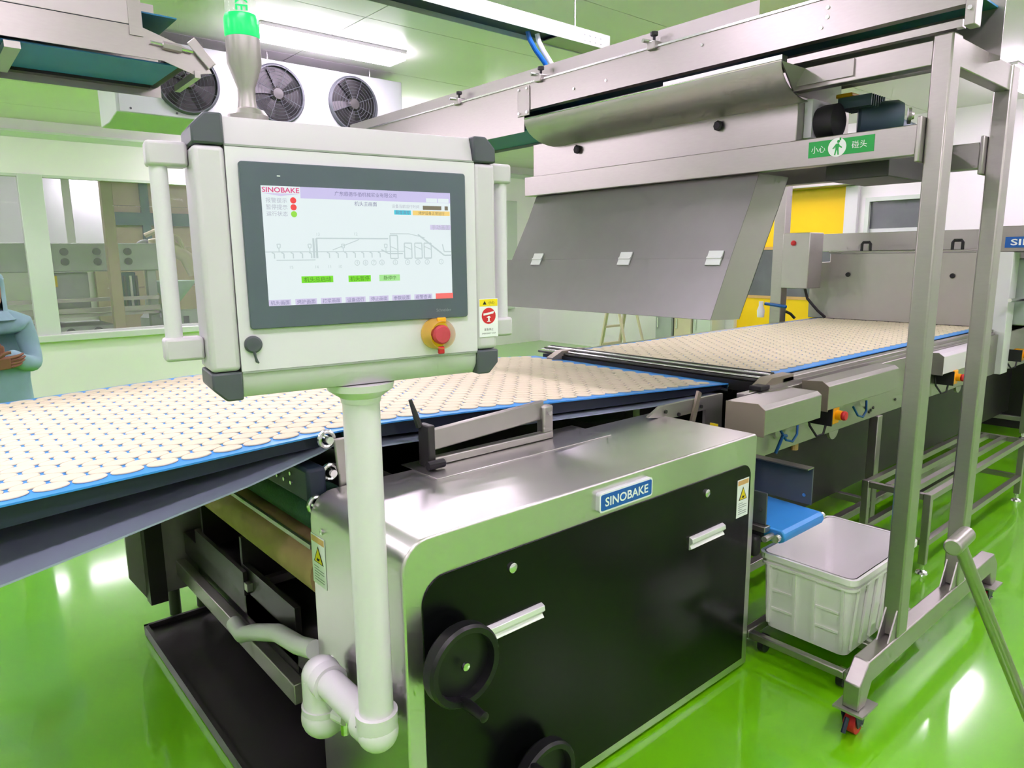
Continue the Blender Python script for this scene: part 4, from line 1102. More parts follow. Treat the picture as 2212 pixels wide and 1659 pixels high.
# stainless upright with control box beside the hood
up = thing('utility_post', 'stainless upright post with a grey switch box beside the far hood', 'post', (5.85, 3.2, 0))
part('post', M['steel'], up, (5.8, 5.9, 3.16, 3.26, 0, 2.3), bev=0.004)
bx = part('switch_box', M['steel_matt'], up, (5.78, 6.02, 2.92, 3.159, 1.31, 1.775), bev=0.006)
MB().lathe([(0.022, 0), (0.022, 0.01), (0.012, 0.018), (0, 0.018)], (5.78, 3.06, 1.69), (-1, 0, 0), 12).build('lamp_button', M['red'], bx)
MB().tube((5.79, 3.1, 1.15), (5.79, 3.3, 1.17), 0.014, 8).build('valve_pipe', M['cable_blue'], up)
MB().lathe([(0.03, 0), (0.034, 0.06), (0.02, 0.1), (0.02, 0.14), (0, 0.14)], (5.76, 3.32, 1.05), (0, 0, 1), 12).build('valve_bowl', M['hose'], up)
MB().path([(5.9, 3.0, 1.31), (5.9, 2.97, 1.22), (5.95, 2.9, 1.12), (6.05, 2.88, 1.06)], 0.012, 8).build('power_cable', M['rubber'], up)
MB().path([(5.9, 3.16, 1.1), (5.93, 3.13, 1.08), (5.95, 3.10, 1.04)], 0.012, 8).build('power_cable', M['rubber'], up)

# ================================================================ SMALL SCRAP BELT, CRATE, DOLLY
sb = thing('scrap_conveyor', 'small blue scrap belt with grey side guards dropping into the white crate', 'conveyor', (2.6, 1.5, 0.5))
BEL = [(2.30, 0.60), (2.45, 0.575), (2.72, 0.558)]
SY0, SY1 = 1.30, 1.62
MB().prism([(1.285, 0.548), (1.272, 0.538), (1.268, 0.52), (1.274, 0.504), (1.29, 0.494), (2.2, 0.50), (2.2, 0.575)], 'x', 2.46, 2.78).build('belt_loop', M['belt_blue'], sb, bev=0.006, seg=3)
MB().tube((2.43, 1.293, 0.521), (2.81, 1.293, 0.521), 0.016, 14).build('end_roller', M['chrome'], sb)
MB().tube((2.40, 1.32, 0.52), (2.46, 1.32, 0.52), 0.012, 10).build('roller_axle', M['steel_matt'], sb)
part('near_guard', M['charcoal'], sb, (2.44, 2.448, 1.34, 2.2, 0.56, 0.69), bev=0.002)
part('far_guard', M['charcoal'], sb, (2.785, 2.792, 1.33, 2.2, 0.56, 0.72), bev=0.002)
part('guard_flange', M['steel'], sb, (2.74, 2.792, 1.33, 2.2, 0.721, 0.726))
part('side_rail', M['steel'], sb, (2.42, 2.459, 1.33, 2.2, 0.535, 0.559), bev=0.003)
part('side_rail', M['rubber'], sb, (2.43, 2.45, 1.35, 2.2, 0.49, 0.534))
part('gear_motor', M['rubber'], sb, (2.385, 2.43, 1.345, 1.5, 0.44, 0.52), bev=0.012)
part('motor_bracket', M['steel_matt'], sb, (2.40, 2.44, 1.51, 1.6, 0.46, 0.53))
MB().tube((2.44, 1.36, 0.62), (2.435, 1.36, 0.62), 0.006, 8).build('guard_screw', M['chrome'], sb)
MB().tube((2.785, 1.36, 0.6), (2.778, 1.36, 0.6), 0.008, 8).build('guard_screw', M['chrome'], sb)
MB().box(2.43, 2.46, 2.1, 2.14, 0.0, 0.5).build('support_leg', M['steel'], sb)
MB().box(2.77, 2.8, 2.1, 2.14, 0.0, 0.5).build('support_leg', M['steel'], sb)

# crate: hollow shell with ribs
KX0, KX1, KY0, KY1, KZ0, KZ1 = 2.49, 3.09, 1.005, 1.395, 0.105, 0.425
cr = thing('plastic_crate', 'white ribbed plastic crate under the small blue belt', 'crate', (2.79, 1.2, KZ0))
def shell(x0, x1, y0, y1, z0, z1, t, tp, r=0.03):
    n = 5
    def ring(g, z):
        return [(p[0], p[1], z) for p in rrect(x0 + g, x1 - g, y0 + g, y1 - g, r, r, r, r, n)]
    rings = [ring(tp, z0), ring(0, z1), ring(t, z1), ring(tp + t, z0 + t)]
    m = len(rings[0])
    vs = [p for R in rings for p in R]
    fs = [(k * m + i, k * m + (i + 1) % m, (k + 1) * m + (i + 1) % m, (k + 1) * m + i) for k in range(3) for i in range(m)]
    fs += [tuple(range(m))[::-1], tuple(range(3 * m, 4 * m))]
    return MB().add(vs, fs)
shell(KX0 + 0.012, KX1 - 0.012, KY0 + 0.012, KY1 - 0.012, KZ0, KZ1, 0.004, 0.02).build('tub', M['crate'], cr)
rimp = MB()
for g0, g1, z0, z1 in ((0.0, 0.016, KZ1 - 0.022, KZ1), (0.006, 0.014, KZ1 - 0.05, KZ1 - 0.04)):
    a = rrect(KX0 + g0, KX1 - g0, KY0 + g0, KY1 - g0, 0.035, 0.035, 0.035, 0.035, 5)
    b = rrect(KX0 + g1, KX1 - g1, KY0 + g1, KY1 - g1, 0.03, 0.03, 0.03, 0.03, 5)
    m = len(a)
    vs = [(*p, z) for p in a for z in (z0,)] + [(*p, z1) for p in a] + [(*p, z1) for p in b] + [(*p, z0) for p in b]
    rimp.add(vs, [(k * m + i, k * m + (i + 1) % m, ((k + 1) % 4) * m + (i + 1) % m, ((k + 1) % 4) * m + i) for k in range(4) for i in range(m)])
rimp.build('rim', M['crate'], cr)
def ribs(name):
    # vertical ribs on the long and short faces, following the taper
    for k in range(7):
        f = 0.1 + 0.8 * k / 6
        for side in (0, 1):
            yb = KY0 + 0.03 if side == 0 else KY1 - 0.03
            yt = KY0 + 0.014 if side == 0 else KY1 - 0.014
            s = -1 if side == 0 else 1
            x = KX0 + f * (KX1 - KX0)
            MB().add([(x - 0.004, yb, KZ0 + 0.02), (x + 0.004, yb, KZ0 + 0.02), (x + 0.004, yb + s * 0.009, KZ0 + 0.02), (x - 0.004, yb + s * 0.009, KZ0 + 0.02),
                      (x - 0.004, yt, KZ1 - 0.045), (x + 0.004, yt, KZ1 - 0.045), (x + 0.004, yt + s * 0.009, KZ1 - 0.045), (x - 0.004, yt + s * 0.009, KZ1 - 0.045)],
                     [(0, 1, 2, 3), (4, 5, 6, 7), (0, 1, 5, 4), (1, 2, 6, 5), (2, 3, 7, 6), (3, 0, 4, 7)]).build('rib', M['crate'], cr)
    for k in range(4):
        f = (0.12, 0.40, 0.60, 0.88)[k]
        y = KY0 + f * (KY1 - KY0)
        for side in (0, 1):
            xb = KX0 + 0.03 if side == 0 else KX1 - 0.03
            xt = KX0 + 0.014 if side == 0 else KX1 - 0.014
            s = -1 if side == 0 else 1
            MB().add([(xb, y - 0.005, KZ0 + 0.02), (xb, y + 0.005, KZ0 + 0.02), (xb + s * 0.009, y + 0.005, KZ0 + 0.02), (xb + s * 0.009, y - 0.005, KZ0 + 0.02),
                      (xt, y - 0.005, KZ1 - 0.045), (xt, y + 0.005, KZ1 - 0.045), (xt + s * 0.009, y + 0.005, KZ1 - 0.045), (xt + s * 0.009, y - 0.005, KZ1 - 0.045)],
                     [(0, 1, 2, 3), (4, 5, 6, 7), (0, 1, 5, 4), (1, 2, 6, 5), (2, 3, 7, 6), (3, 0, 4, 7)]).build('rib', M['crate'], cr)
ribs('rib')
for z in (0.27, 0.19):
    g = 0.012 + 0.02 * (KZ1 - z) / (KZ1 - KZ0)
    MB().box(KX0 + g - 0.006, KX0 + g + 0.001, KY0 + 0.06, KY0 + 0.15, z, z + 0.008).build('cross_rib', M['crate'], cr)
    MB().box(KX0 + g - 0.006, KX0 + g + 0.001, KY1 - 0.15, KY1 - 0.06, z, z + 0.008).build('cross_rib', M['crate'], cr)
dl = thing('crate_dolly', 'low stainless tube dolly carrying the white crate', 'dolly', (2.75, 1.2, 0))
for y in (0.985, 1.395):
    MB().bar((2.43, y, 0.085), (3.12, y, 0.085), 0.03, 0.035).build('side_tube', M['steel'], dl, bev=0.004)
for x in (2.445, 2.7, 2.9, 3.105):
    MB().bar((x, 1.0, 0.084), (x, 1.38, 0.084), 0.03, 0.03).build('cross_tube', M['steel'], dl, bev=0.004)
for x in (2.5, 3.05):
    for y in (1.03, 1.35):
        MB().tube((x, y - 0.012, 0.033), (x, y + 0.012, 0.033), 0.033, 18).build('dolly_wheel', M['rubber'], dl)
        part('wheel_fork', M['chrome'], dl, (x - 0.018, x + 0.018, y - 0.018, y + 0.018, 0.04, 0.068))

# T-handle rod; platform and wheels added outside the frame to hold it up
hc = thing('hand_cart', 'stainless T-handle rod leaning up from the lower right corner', 'cart', (2.63, 0.4, 0))
P_T, P_B = Vector((2.03, 0.565, 0.84)), Vector((2.515, 0.42, 0.07))
MB().tube(P_T, P_B, 0.017, 18).build('handle_rod', M['steel'], hc)
gd = Vector((1.0, 0.05, 0.0)).normalized()
MB().tube(P_T - gd * 0.07 + Vector((0, 0, 0.015)), P_T + gd * 0.06 + Vector((0, 0, 0.015)), 0.022, 20).build('t_grip', M['steel'], hc, bev=0.004)
part('added_platform', M['steel_matt'], hc, (2.5, 2.9, 0.08, 0.43, 0.06, 0.08), bev=0.005)
for x in (2.62, 2.88):
    for y in (0.13, 0.37):
        MB().tube((x, y - 0.012, 0.03), (x, y + 0.012, 0.03), 0.03, 16).build('added_wheel', M['rubber'], hc)

# tubular stand in front of the second conveyor
ts = thing('tube_stand', 'low stainless tube stand on levelling feet beside the conveyor legs', 'stand', (4.6, 1.35, 0))
for x in (3.75, 5.35):
    for y in (1.2, 1.5):
        MB().bar((x, y, 0.05), (x, y, 0.42), 0.035, 0.035, (1, 0, 0)).build('leg', M['steel'], ts, bev=0.003)
        MB().lathe([(0.03, 0), (0.026, 0.01), (0.01, 0.018), (0.01, 0.05)], (x, y, 0), (0, 0, 1), 12).build('levelling_foot', M['chrome'], ts)
    MB().bar((x, 1.22, 0.16), (x, 1.48, 0.16), 0.03, 0.03).build('end_tube', M['steel'], ts)
    MB().bar((x, 1.22, 0.4), (x, 1.48, 0.4), 0.03, 0.03).build('end_tube', M['steel'], ts)
for y in (1.2, 1.3, 1.4, 1.5):
    MB().bar((3.77, y, 0.40 if y in (1.2, 1.5) else 0.402), (5.33, y, 0.40 if y in (1.2, 1.5) else 0.402), 0.03, 0.03).build('long_tube', M['steel'], ts)
for y in (1.2, 1.5):
    MB().bar((3.77, y, 0.16), (5.33, y, 0.16), 0.03, 0.03).build('long_tube', M['steel'], ts)

# ================================================================ EVAPORATIVE COOLER ON THE BACK WALL
ec_ = thing('wall_cooler', 'white three-fan cooler unit hanging under the ceiling', 'cooler', (2.42, 5.9, 2.6))
EY = 5.6
MB().prism([(EY, 2.61), (EY, 3.12), (EY + 0.5, 3.12), (EY + 0.5, 2.57), (EY + 0.25, 2.57)], 'x', 1.27, 3.56).build('casing', M['cooler'], ec_, bev=0.006)
part('front_panel', M['cooler'], ec_, (1.29, 3.55, EY - 0.004, EY - 0.0005, 2.615, 3.115), bev=0.001)
for k, (fx, fz) in enumerate(((1.749, 2.863), (2.412, 2.868), (3.072, 2.873))):
    R = 0.212
    fn = MB().lathe([(R + 0.012, 0), (R + 0.012, 0.02), (R, 0.03), (R - 0.008, 0.03), (R - 0.008, 0.004), (R + 0.008, 0.001)], (fx, EY - 0.004, fz), (0, -1, 0), 36).build('fan_ring', M['charcoal'], ec_)
    disc(MB(), (fx, EY - 0.0055, fz), (1, 0, 0), (0, 0, 1), R - 0.006, 36).build('fan_well', M['black'], fn, smooth=False)
    for j in range(5):
        a = 2 * PI * j / 5 + 0.3 * k
        bl = []
        for rr, w in ((0.05, 0.035), (0.12, 0.06), (0.195, 0.075)):
            for sgn in (-1, 1):
                aa = a + sgn * w / rr * 0.5 + rr * 1.2
                bl.append((fx + rr * math.cos(aa), EY - 0.012 - 0.006 * sgn, fz + rr * math.sin(aa)))
        MB().add(bl + [(p[0], p[1] - 0.002, p[2]) for p in bl],
                 [(0, 1, 3, 2), (2, 3, 5, 4), (6, 8, 9, 7), (8, 10, 11, 9), (0, 2, 8, 6), (2, 4, 10, 8), (1, 7, 9, 3), (3, 9, 11, 5), (4, 5, 11, 10), (0, 6, 7, 1)]).build('fan_blade', M['black'], fn)
    hb = MB().lathe([(0.05, 0), (0.052, 0.02), (0.04, 0.034), (0.0, 0.036)], (fx, EY - 0.006, fz), (0, -1, 0), 20).build('fan_hub', M['dark_steel'], fn)
    g = MB()
    for rr in (0.06, 0.085, 0.11, 0.135, 0.16, 0.185):
        g.torus((fx, EY - 0.036, fz), (0, 1, 0), rr, 0.0014, 30, 4)
    for j in range(8):
        a = PI / 8 + j * PI / 4
        g.tube((fx + 0.04 * math.cos(a), EY - 0.037, fz + 0.04 * math.sin(a)), (fx + R * math.cos(a), EY - 0.034, fz + R * math.sin(a)), 0.0022, 5)
    g.build('fan_guard', M['charcoal'], fn)
for x in (1.5, 2.4, 3.3):
    for y in (EY + 0.1, EY + 0.4):
        MB().tube((x, y, 3.12), (x, y, ZC), 0.012, 8).build('hanger_rod', M['chrome'], ec_)
for k in range(8):
    x = 1.36 + 0.3 * k
    MB().lathe([(0.008, 0), (0.006, 0.006), (0, 0.006)], (x, EY - 0.004, 2.64), (0, -1, 0), 8).build('casing_screw', M['charcoal'], ec_)
flat_poly(MB(), (1.385, EY - 0.0055, 2.80), (1, 0, 0), (0, 0, 1), [(-0.028, 0), (0, -0.02), (0.028, 0), (0, 0.02)]).build('red_diamond', M['red'], ec_, smooth=False)
put_text(MB(), 'LHCL', (1.385, EY - 0.0055, 2.75), (1, 0, 0), (0, 0, 1), width=0.075, height=0.026).build('cooler_mark', M['grey_print'], ec_, smooth=False)

# ================================================================ CABLE TRAY AND LEFT OVERHEAD CONVEYOR
ct = thing('cable_tray', 'long aluminium cable tray hanging near the ceiling, riveted at its end', 'cable tray', (1.5, 3.13, 2.82))
MB().prism([(3.05, 2.82), (3.055, 2.82), (3.055, 2.895), (3.215, 2.895), (3.215, 2.82), (3.22, 2.82), (3.22, 2.90), (3.05, 2.90)], 'x', -4.0, 3.42).build('tray_channel', M['alu'], ct)
part('tray_shade', M['navy'], ct, (-4.0, 3.3, 3.056, 3.214, 2.845, 2.85))  # dark sheet painting the shadow inside the open-bottomed tray
part('end_cover', M['steel_matt'], ct, (3.0, 3.42, 3.056, 3.214, 2.826, 2.832))
for i in range(4):
    for z in (2.845, 2.875):
        MB().lathe([(0.009, 0), (0.007, 0.006), (0, 0.006)], (3.2 + 0.045 * i, 3.05, z), (0, -1, 0), 8).build('rivet', M['white'], ct)
for x in (-1.5, 1.0, 3.2):
    MB().tube((x, 3.13, 2.9), (x, 3.13, ZC), 0.006, 8).build('hanger_rod', M['chrome'], ct)

lo_ = thing('overhead_conveyor', 'overhead stainless return conveyor with blue belt at the upper left', 'conveyor', (0.0, 3.0, 2.25))
LY0, LY1 = 2.8, 3.22
MB().prism([(-2.5, 2.293), (0.80, 2.293), (0.90, 2.262), (0.965, 2.275), (0.93, 2.335), (0.74, 2.392), (-2.5, 2.392)], 'y', LY0, LY0 + 0.004).build('side_plate', M['steel'], lo_)
part('upper_plate', M['steel_matt'], lo_, (-2.5, 0.735, LY0 - 0.002, LY0 + 0.002, 2.394, 2.62), bev=0.001)
part('corner_angle', M['steel'], lo_, (0.70, 0.742, LY0 - 0.006, LY0 - 0.0025, 2.36, 2.62))
part('far_side_plate', M['steel'], lo_, (-2.5, 0.9, LY1 - 0.004, LY1, 2.25, 2.60))
part('belt_return_run', M['teal_belt'], lo_, (-2.5, 0.86, LY0 + 0.02, LY1 - 0.05, 2.285, 2.29))
part('belt_carry_run', M['teal_belt'], lo_, (-2.5, 0.86, LY0 + 0.005, LY1 - 0.005, 2.44, 2.445))
part('far_rail', M['slate'], lo_, (-2.5, 0.85, LY1 - 0.045, LY1 - 0.005, 2.275, 2.30))
for x in (-1.2, 0.36):
    part('cross_brace', M['steel'], lo_, (x - 0.022, x + 0.022, LY0 + 0.005, LY1 - 0.046, 2.262, 2.283))
MB().tube((0.87, LY0 + 0.01, 2.31), (0.87, LY1 - 0.01, 2.31), 0.028, 18).build('tail_roller', M['rubber'], lo_)
MB().obox((0.93, LY0 - 0.012, 2.335), (0.035, 0, -0.04), (0, 0.003, 0), (0.014, 0, 0.012)).build('take_up_link', M['steel_matt'], lo_, bev=0.003)
MB().obox((0.915, 2.93, 2.262), (0.004, 0.14, 0), (0.01, 0, 0), (0, 0, 0.012)).build('tail_scraper', M['steel_matt'], lo_)
MB().tube((0.76, LY0 - 0.012, 2.345), (0.90, LY0 - 0.012, 2.335), 0.006, 8).build('take_up_screw', M['chrome'], lo_)
MB().tube((0.80, LY0 - 0.012, 2.342), (0.86, LY0 - 0.012, 2.338), 0.014, 6).build('take_up_nut', M['steel_matt'], lo_)
for x in (-1.8, 0.3):
    for y in (LY0 + 0.04, LY1 - 0.04):
        MB().tube((x, y, 2.6 if y > 3 else 2.446), (x, y, ZC), 0.008, 8).build('hanger_rod', M['chrome'], lo_)

# ================================================================ WORKER BEHIND THE BELT
PW = Vector((0.34, 4.9, 0.0))
pe = thing('person', 'worker in a pale blue hooded gown and cap, arms folded, behind the belt', 'person', tuple(PW))
def skinned(name, verts, edges, m, parent, root=0, sub=2):
    me = bpy.data.meshes.new(name)
    me.from_pydata([Vector(v[:3]) for v in verts], edges, [])
    me.materials.append(m)
    o = bpy.data.objects.new(name, me)
    COL.objects.link(o)
    o.parent = parent
    OFF[o.name] = OFF[parent.name]
    sk = o.modifiers.new('skin', 'SKIN')
    sk.use_smooth_shade = True
    for i, v in enumerate(me.skin_vertices[0].data):
        v.radius = verts[i][3]
        v.use_root = (i == root)
    sd = o.modifiers.new('subdivision', 'SUBSURF')
    sd.levels = sd.render_levels = sub
    return o
#         x      y      z     r
bv = [(0.0, 0.0, 0.84, (0.165, 0.125)), (0.0, 0.0, 1.02, (0.165, 0.12)), (0.0, 0.01, 1.2, (0.175, 0.125)), (0.0, 0.015, 1.3, (0.12, 0.09)), (0.0, 0.0, 1.37, (0.062, 0.06)),
      (0.165, 0.01, 1.25, (0.068, 0.068)), (0.19, 0.02, 1.12, (0.058, 0.056)), (0.195, -0.03, 1.02, (0.056, 0.054)), (0.13, -0.15, 1.05, (0.05, 0.05)), (0.06, -0.19, 1.11, (0.038, 0.038)),
      (-0.165, 0.01, 1.25, (0.068, 0.068)), (-0.215, 0.02, 1.12, (0.062, 0.06)), (-0.225, -0.03, 1.02, (0.06, 0.058)), (-0.12, -0.17, 1.02, (0.05, 0.05)), (-0.03, -0.2, 1.05, (0.038, 0.038)),
      (0.08, 0.0, 0.72, (0.115, 0.115)), (0.085, -0.01, 0.44, (0.095, 0.09)), (0.085, 0.0, 0.1, (0.075, 0.07)),
      (-0.08, 0.0, 0.72, (0.115, 0.115)), (-0.085, -0.01, 0.44, (0.095, 0.09)), (-0.085, 0.0, 0.1, (0.075, 0.07))]
be = [(0, 1), (1, 2), (2, 3), (3, 4), (3, 5), (5, 6), (6, 7), (7, 8), (8, 9), (3, 10), (10, 11), (11, 12), (12, 13), (13, 14), (0, 15), (15, 16), (16, 17), (0, 18), (18, 19), (19, 20)]
skinned('gown_body', bv, be, M['gown'], pe)
for s in (-1, 1):
    MB().add([], [])
    MB().sphere((PW.x + s * 0.085, PW.y - 0.06, 0.045), 0.05, 0.13, 0.045).build('boot', M['white'], pe)
hx, hy, hz = PW.x + 0.015, PW.y - 0.03, 1.455
head = MB()
vs_n, rings = 20, []
for z, rx, ry, dy in ((-0.115, 0.03, 0.035, -0.03), (-0.1, 0.048, 0.055, -0.028), (-0.07, 0.062, 0.078, -0.014), (-0.03, 0.07, 0.088, -0.004), (0.02, 0.073, 0.093, 0.0), (0.06, 0.07, 0.09, 0.006), (0.09, 0.055, 0.072, 0.008), (0.108, 0.025, 0.035, 0.008)):
    rings.append([(hx + rx * math.cos(2 * PI * k / vs_n), hy + dy + ry * math.sin(2 * PI * k / vs_n), hz + z) for k in range(vs_n)])
head.add([p for r in rings for p in r], [(i * vs_n + k, i * vs_n + (k + 1) % vs_n, (i + 1) * vs_n + (k + 1) % vs_n, (i + 1) * vs_n + k) for i in range(len(rings) - 1) for k in range(vs_n)] + [tuple(range(vs_n))[::-1], tuple(range((len(rings) - 1) * vs_n, len(rings) * vs_n))])
hd = head.build('head', M['skin'], pe)
MB().tube((hx, hy + 0.02, hz - 0.08), (hx, hy + 0.03, hz - 0.16), 0.052, 14).build('neck', M['skin'], hd)
for s in (-1, 1):
    MB().sphere((hx + s * 0.03, hy - 0.083, hz + 0.008), 0.012, 0.008, 0.006, 10, 6).build('eye', M['black'], hd)
    MB().sphere((hx + s * 0.03, hy - 0.086, hz + 0.026), 0.017, 0.006, 0.004, 10, 6).build('eyebrow', M['hair'], hd)
    MB().sphere((hx + s * 0.074, hy + 0.005, hz - 0.005), 0.01, 0.02, 0.03, 10, 8).build('ear', M['skin'], hd)
MB().sphere((hx, hy - 0.094, hz - 0.015), 0.012, 0.016, 0.022, 10, 8).build('nose', M['skin'], hd)
MB().sphere((hx, hy - 0.062, hz - 0.055), 0.055, 0.05, 0.05, 16, 10).build('face_mask', M['mask'], pe)
# hood and cap with short peak
hood = MB()
prf = ((-0.17, 0.135, 0.12, 0.01), (-0.12, 0.092, 0.098, 0.03), (-0.05, 0.092, 0.095, 0.035), (0.02, 0.092, 0.098, 0.03), (0.07, 0.088, 0.1, 0.016), (0.105, 0.068, 0.08, 0.01), (0.122, 0.03, 0.04, 0.01))
rings = [[(hx + rx * math.cos(2 * PI * k / 24), hy + dy + ry * math.sin(2 * PI * k / 24), hz + z) for k in range(24)] for z, rx, ry, dy in prf]
fs = []
for i in range(len(rings) - 1):
    for k in range(24):
        a = (k + 0.5) * 15
        if 225 < a < 315 and 1 <= i <= 2:      # face opening
            continue
        fs.append((i * 24 + k, i * 24 + (k + 1) % 24, (i + 1) * 24 + (k + 1) % 24, (i + 1) * 24 + k))
fs.append(tuple(range((len(rings) - 1) * 24, len(rings) * 24)))
hood.add([p for r in rings for p in r], fs).build('hood', M['gown'], pe)
MB().prism([(hx + 0.085 * math.cos(a), hy - 0.05 + 0.1 * math.sin(a)) for a in [PI + PI * k / 10 for k in range(11)]], 'z', hz + 0.055, hz + 0.061).build('cap_peak', M['gown'], pe)
# hands: palm with four fingers and a thumb, folded against the waist
def hand(c, fwd, side, parent):
    c, fwd, side = Vector(c), Vector(fwd).normalized(), Vector(side).normalized()
    nn = fwd.cross(side)
    h = MB().obox(c, fwd * 0.04, side * 0.036, nn * 0.012).build('hand', M['skin'], parent, bev=0.01, seg=3)
    for k in range(4):
        L = (0.062, 0.07, 0.066, 0.052)[k]
        b = c + fwd * 0.036 + side * (0.027 - 0.018 * k)
        MB().path([b, b + fwd * L * 0.45 - nn * 0.004, b + fwd * L * 0.8 - nn * 0.014, b + fwd * L - nn * 0.03], [0.0088, 0.0085, 0.008, 0.006], 8).build('finger', M['skin'], h)
    b = c - fwd * 0.018 + side * 0.034
    MB().path([b, b + fwd * 0.022 + side * 0.018, b + fwd * 0.048 + side * 0.024, b + fwd * 0.062 + side * 0.022], [0.011, 0.0105, 0.009, 0.007], 8).build('thumb', M['skin'], h)
hand((PW.x + 0.01, PW.y - 0.215, 1.13), (-1, -0.15, 0.25), (0, -0.3, 1), pe)
hand((PW.x + 0.03, PW.y - 0.225, 1.06), (1, -0.1, 0.12), (0, -0.3, 1), pe)

# ================================================================ MACHINES IN THE ROOM BEHIND THE WINDOWS
m1 = thing('packing_machine', 'long grey machine behind the window with a row of dark round gauges', 'machine', (0.0, 13.7, 0))  # this room's machines were scaled about the camera from an earlier, nearer layout
part('control_beam', M['grey_machine'], m1, (-3.9, 3.45, 13.4, 13.8, 1.44, 1.90), bev=0.02)
for k in range(9):
    x = -0.7 + 0.46 * k
    for z in (1.6, 1.76):
        MB().tube((x, 13.4, z), (x, 13.375, z), 0.06, 14).build('round_gauge', M['charcoal'], m1)
for x in (-3.7, 0.6, 3.33):
    part('upright', M['grey_machine'], m1, (x - 0.07, x + 0.07, 13.45, 13.6, 0.0, 1.439))
part('base_cabinet', M['grey_machine'], m1, (-3.9, 2.65, 13.3, 14.5, 0.0, 0.57), bev=0.02)
for k in range(6):
    MB().lathe([(0.06, 0), (0.07, 0.03), (0.0, 0.04)], (0.45 + 0.39 * k, 13.3, 0.47), (0, -1, 0), 14).build('base_knob', M['charcoal'], m1)
part('deck_rail', M['steel'], m1, (-3.9, 3.36, 13.2, 13.27, 0.78, 0.86))
part('deck_rail', M['steel'], m1, (-3.9, 3.36, 13.2, 13.27, 0.96, 1.02))
part('deck', M['steel_matt'], m1, (-3.9, 3.36, 13.3, 14.3, 0.71, 0.77))
part('hopper_body', M['grey_machine'], m1, (1.68, 2.4, 13.62, 14.2, 0.78, 1.43), bev=0.02)
part('caution_tag', M['yellow'], m1, (1.77, 1.95, 13.6, 13.61, 1.2, 1.38))
part('valve_block', M['teal_frame'], m1, (2.8, 3.05, 13.32, 13.39, 0.78, 1.42), bev=0.02)
for k in range(3):
    MB().tube((2.87 + 0.09 * k, 13.3, 0.78), (2.87 + 0.09 * k, 13.3, 1.36), 0.022, 8).build('valve_pipe', M['charcoal'] if k != 1 else M['hose'], m1)
part('side_cabinet', M['grey_machine'], m1, (3.4, 4.43, 12.9, 13.35, 0.0, 0.75), bev=0.02)
for x in (3.63, 3.9):
    part('cabinet_slot', M['charcoal'], m1, (x, x + 0.09, 12.885, 12.899, 0.54, 0.66))

rb = thing('robot_arm', 'cream robot arm behind the window above a pale funnel', 'robot', (3.7, 14.6, 0))
MB().lathe([(0.34, 0), (0.34, 0.55), (0.25, 0.65), (0.23, 0.9), (0.0, 0.9)], (3.72, 14.7, 0), (0, 0, 1), 20).build('pedestal', M['grey_machine'], rb)
MB().path([(3.72, 14.6, 0.86), (3.66, 14.5, 1.33), (3.58, 14.4, 1.74)], [0.23, 0.2, 0.18], 16).build('upper_arm', M['cream'], rb)
MB().sphere((3.5, 14.35, 1.78), 0.21).build('elbow_joint', M['charcoal'], rb)
MB().path([(3.58, 14.3, 1.85), (3.81, 14.2, 1.9), (4.12, 14.1, 1.66), (4.22, 14.1, 1.33)], [0.15, 0.14, 0.12, 0.09], 14).build('fore_arm', M['cream'], rb)
MB().path([(3.47, 14.2, 2.05), (3.72, 14.1, 2.18), (4.0, 14.1, 2.0), (4.18, 14.1, 1.6)], 0.045, 8).build('cable_loop', M['cream'], rb)
MB().lathe([(0.1, 0), (0.39, 0.35), (0.4, 0.39), (0.0, 0.39)], (3.8, 14.0, 0.85), (0, 0, 1), 18).build('funnel', M['mask'], rb)

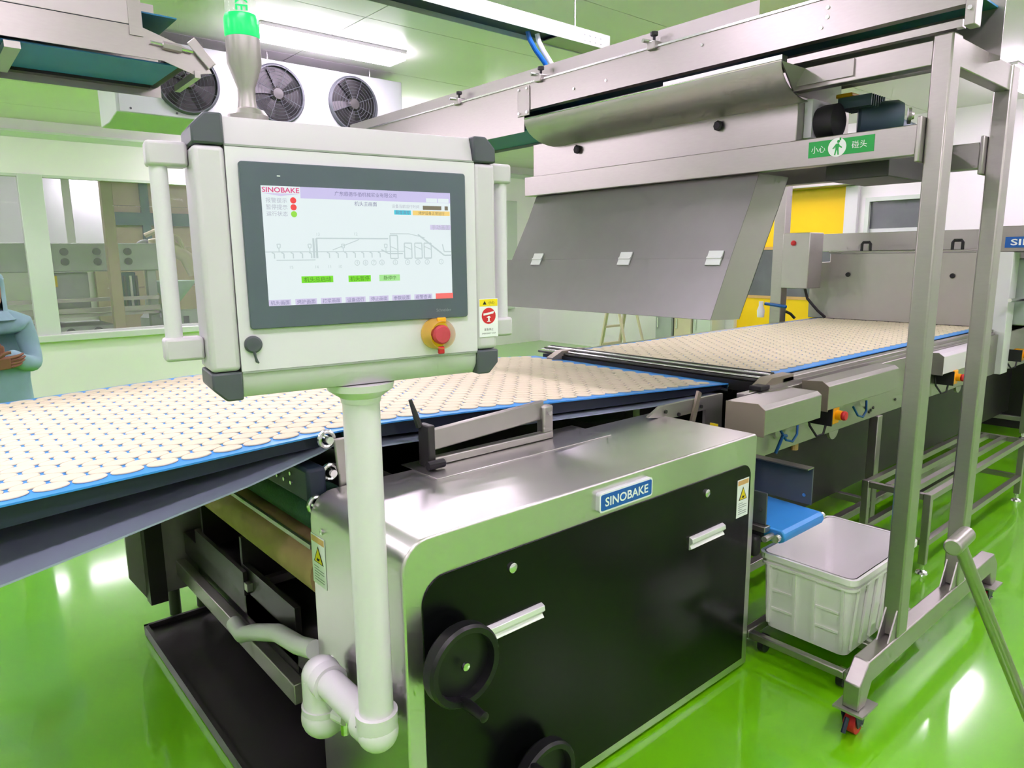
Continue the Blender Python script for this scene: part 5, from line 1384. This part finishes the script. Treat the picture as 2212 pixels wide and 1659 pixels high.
for k, x in enumerate((-1.9, -0.3, 1.3, 2.85)):
    c_ = thing('strip_curtain', ['leftmost white curtain panel hanging behind the grey machine', 'second white curtain panel hanging behind the grey machine', 'third white curtain panel hanging behind the grey machine', 'white curtain panel hanging nearest the robot arm'][k], 'curtain', (x, 17.0, 1.85), 'white curtain panels behind the machine')
    part('curtain_sheet', M['curtain'], c_, (x, x + 1.4 if k < 3 else x + 0.7, 17.0, 17.03, 1.9, 4.05))
    part('weight_bar', M['alu'], c_, (x, x + 1.4 if k < 3 else x + 0.7, 16.98, 17.05, 1.85, 1.9))
tag(MB().box(2.52, 2.68, 12.6, 12.76, 0, 4.1).build('pipe_post', M['brown_door'], loc=(2.6, 12.7, 0), bev=0.01), 'brownish upright post standing just behind the window glass', 'post')
bd_ = thing('roller_door', 'tan roller door in a teal frame on the rear wall beyond the windows', 'door', (5.2, 19.25, 0))
for k in range(4):
    part('door_panel', M['brown_door'], bd_, (3.75, 7.0, 19.22, 19.29, 0.97 * k + 0.006, min(3.9, 0.97 * k + 0.965)))
part('door_frame', M['teal_frame'], bd_, (4.65, 4.83, 19.1, 19.21, 0, 3.6))
part('door_head', M['teal_frame'], bd_, (3.75, 7.1, 19.08, 19.21, 2.45, 2.75))
part('door_side', M['brown_door'], bd_, (3.52, 3.74, 19.1, 19.29, 0, 3.9))

# step ladder and lockers by the right wall, seen under the chute
ld = thing('step_ladder', 'beige folding step ladder standing open behind the second belt', 'ladder', (8.3, 7.2, 0))
for t_ in (-1, 1):
    MB().bar((8.3, 7.55, 0), (8.3 + 0.0, 7.3, 1.15), 0.05, 0.03).build('front_rail', M['cream'], ld) if t_ < 0 else MB().bar((8.75, 7.55, 0), (8.72, 7.3, 1.15), 0.05, 0.03).build('front_rail', M['cream'], ld)
    MB().bar((8.3 if t_ < 0 else 8.75, 6.95, 0), (8.32 if t_ < 0 else 8.7, 7.27, 1.15), 0.04, 0.025).build('rear_rail', M['cream'], ld)
for k in range(4):
    t = 0.2 + 0.24 * k
    MB().bar((8.3, 7.55 - 0.25 * t, 1.15 * t), (8.74, 7.55 - 0.25 * t, 1.15 * t), 0.07, 0.03).build('tread', M['cream'], ld)
for k, (y, m, lab) in enumerate(((6.75, M['grey_machine'], 'grey locker by the right wall seen below the chute'), (6.4, M['cream'], 'cream locker by the right wall between two grey ones'), (6.06, M['alu'], 'pale locker by the right wall nearest the yellow door'))):
    lk_ = thing('wall_locker', lab, 'locker', (9.1, y, 0))
    part('locker_body', m, lk_, (8.9, X1 - 0.002, y - 0.16, y + 0.16, 0.0, 0.95), bev=0.01)
    part('locker_door', m, lk_, (8.885, 8.899, y - 0.15, y + 0.15, 0.05, 0.92), bev=0.004)
    part('locker_handle', M['chrome'], lk_, (8.87, 8.884, y + 0.09, y + 0.11, 0.5, 0.65))
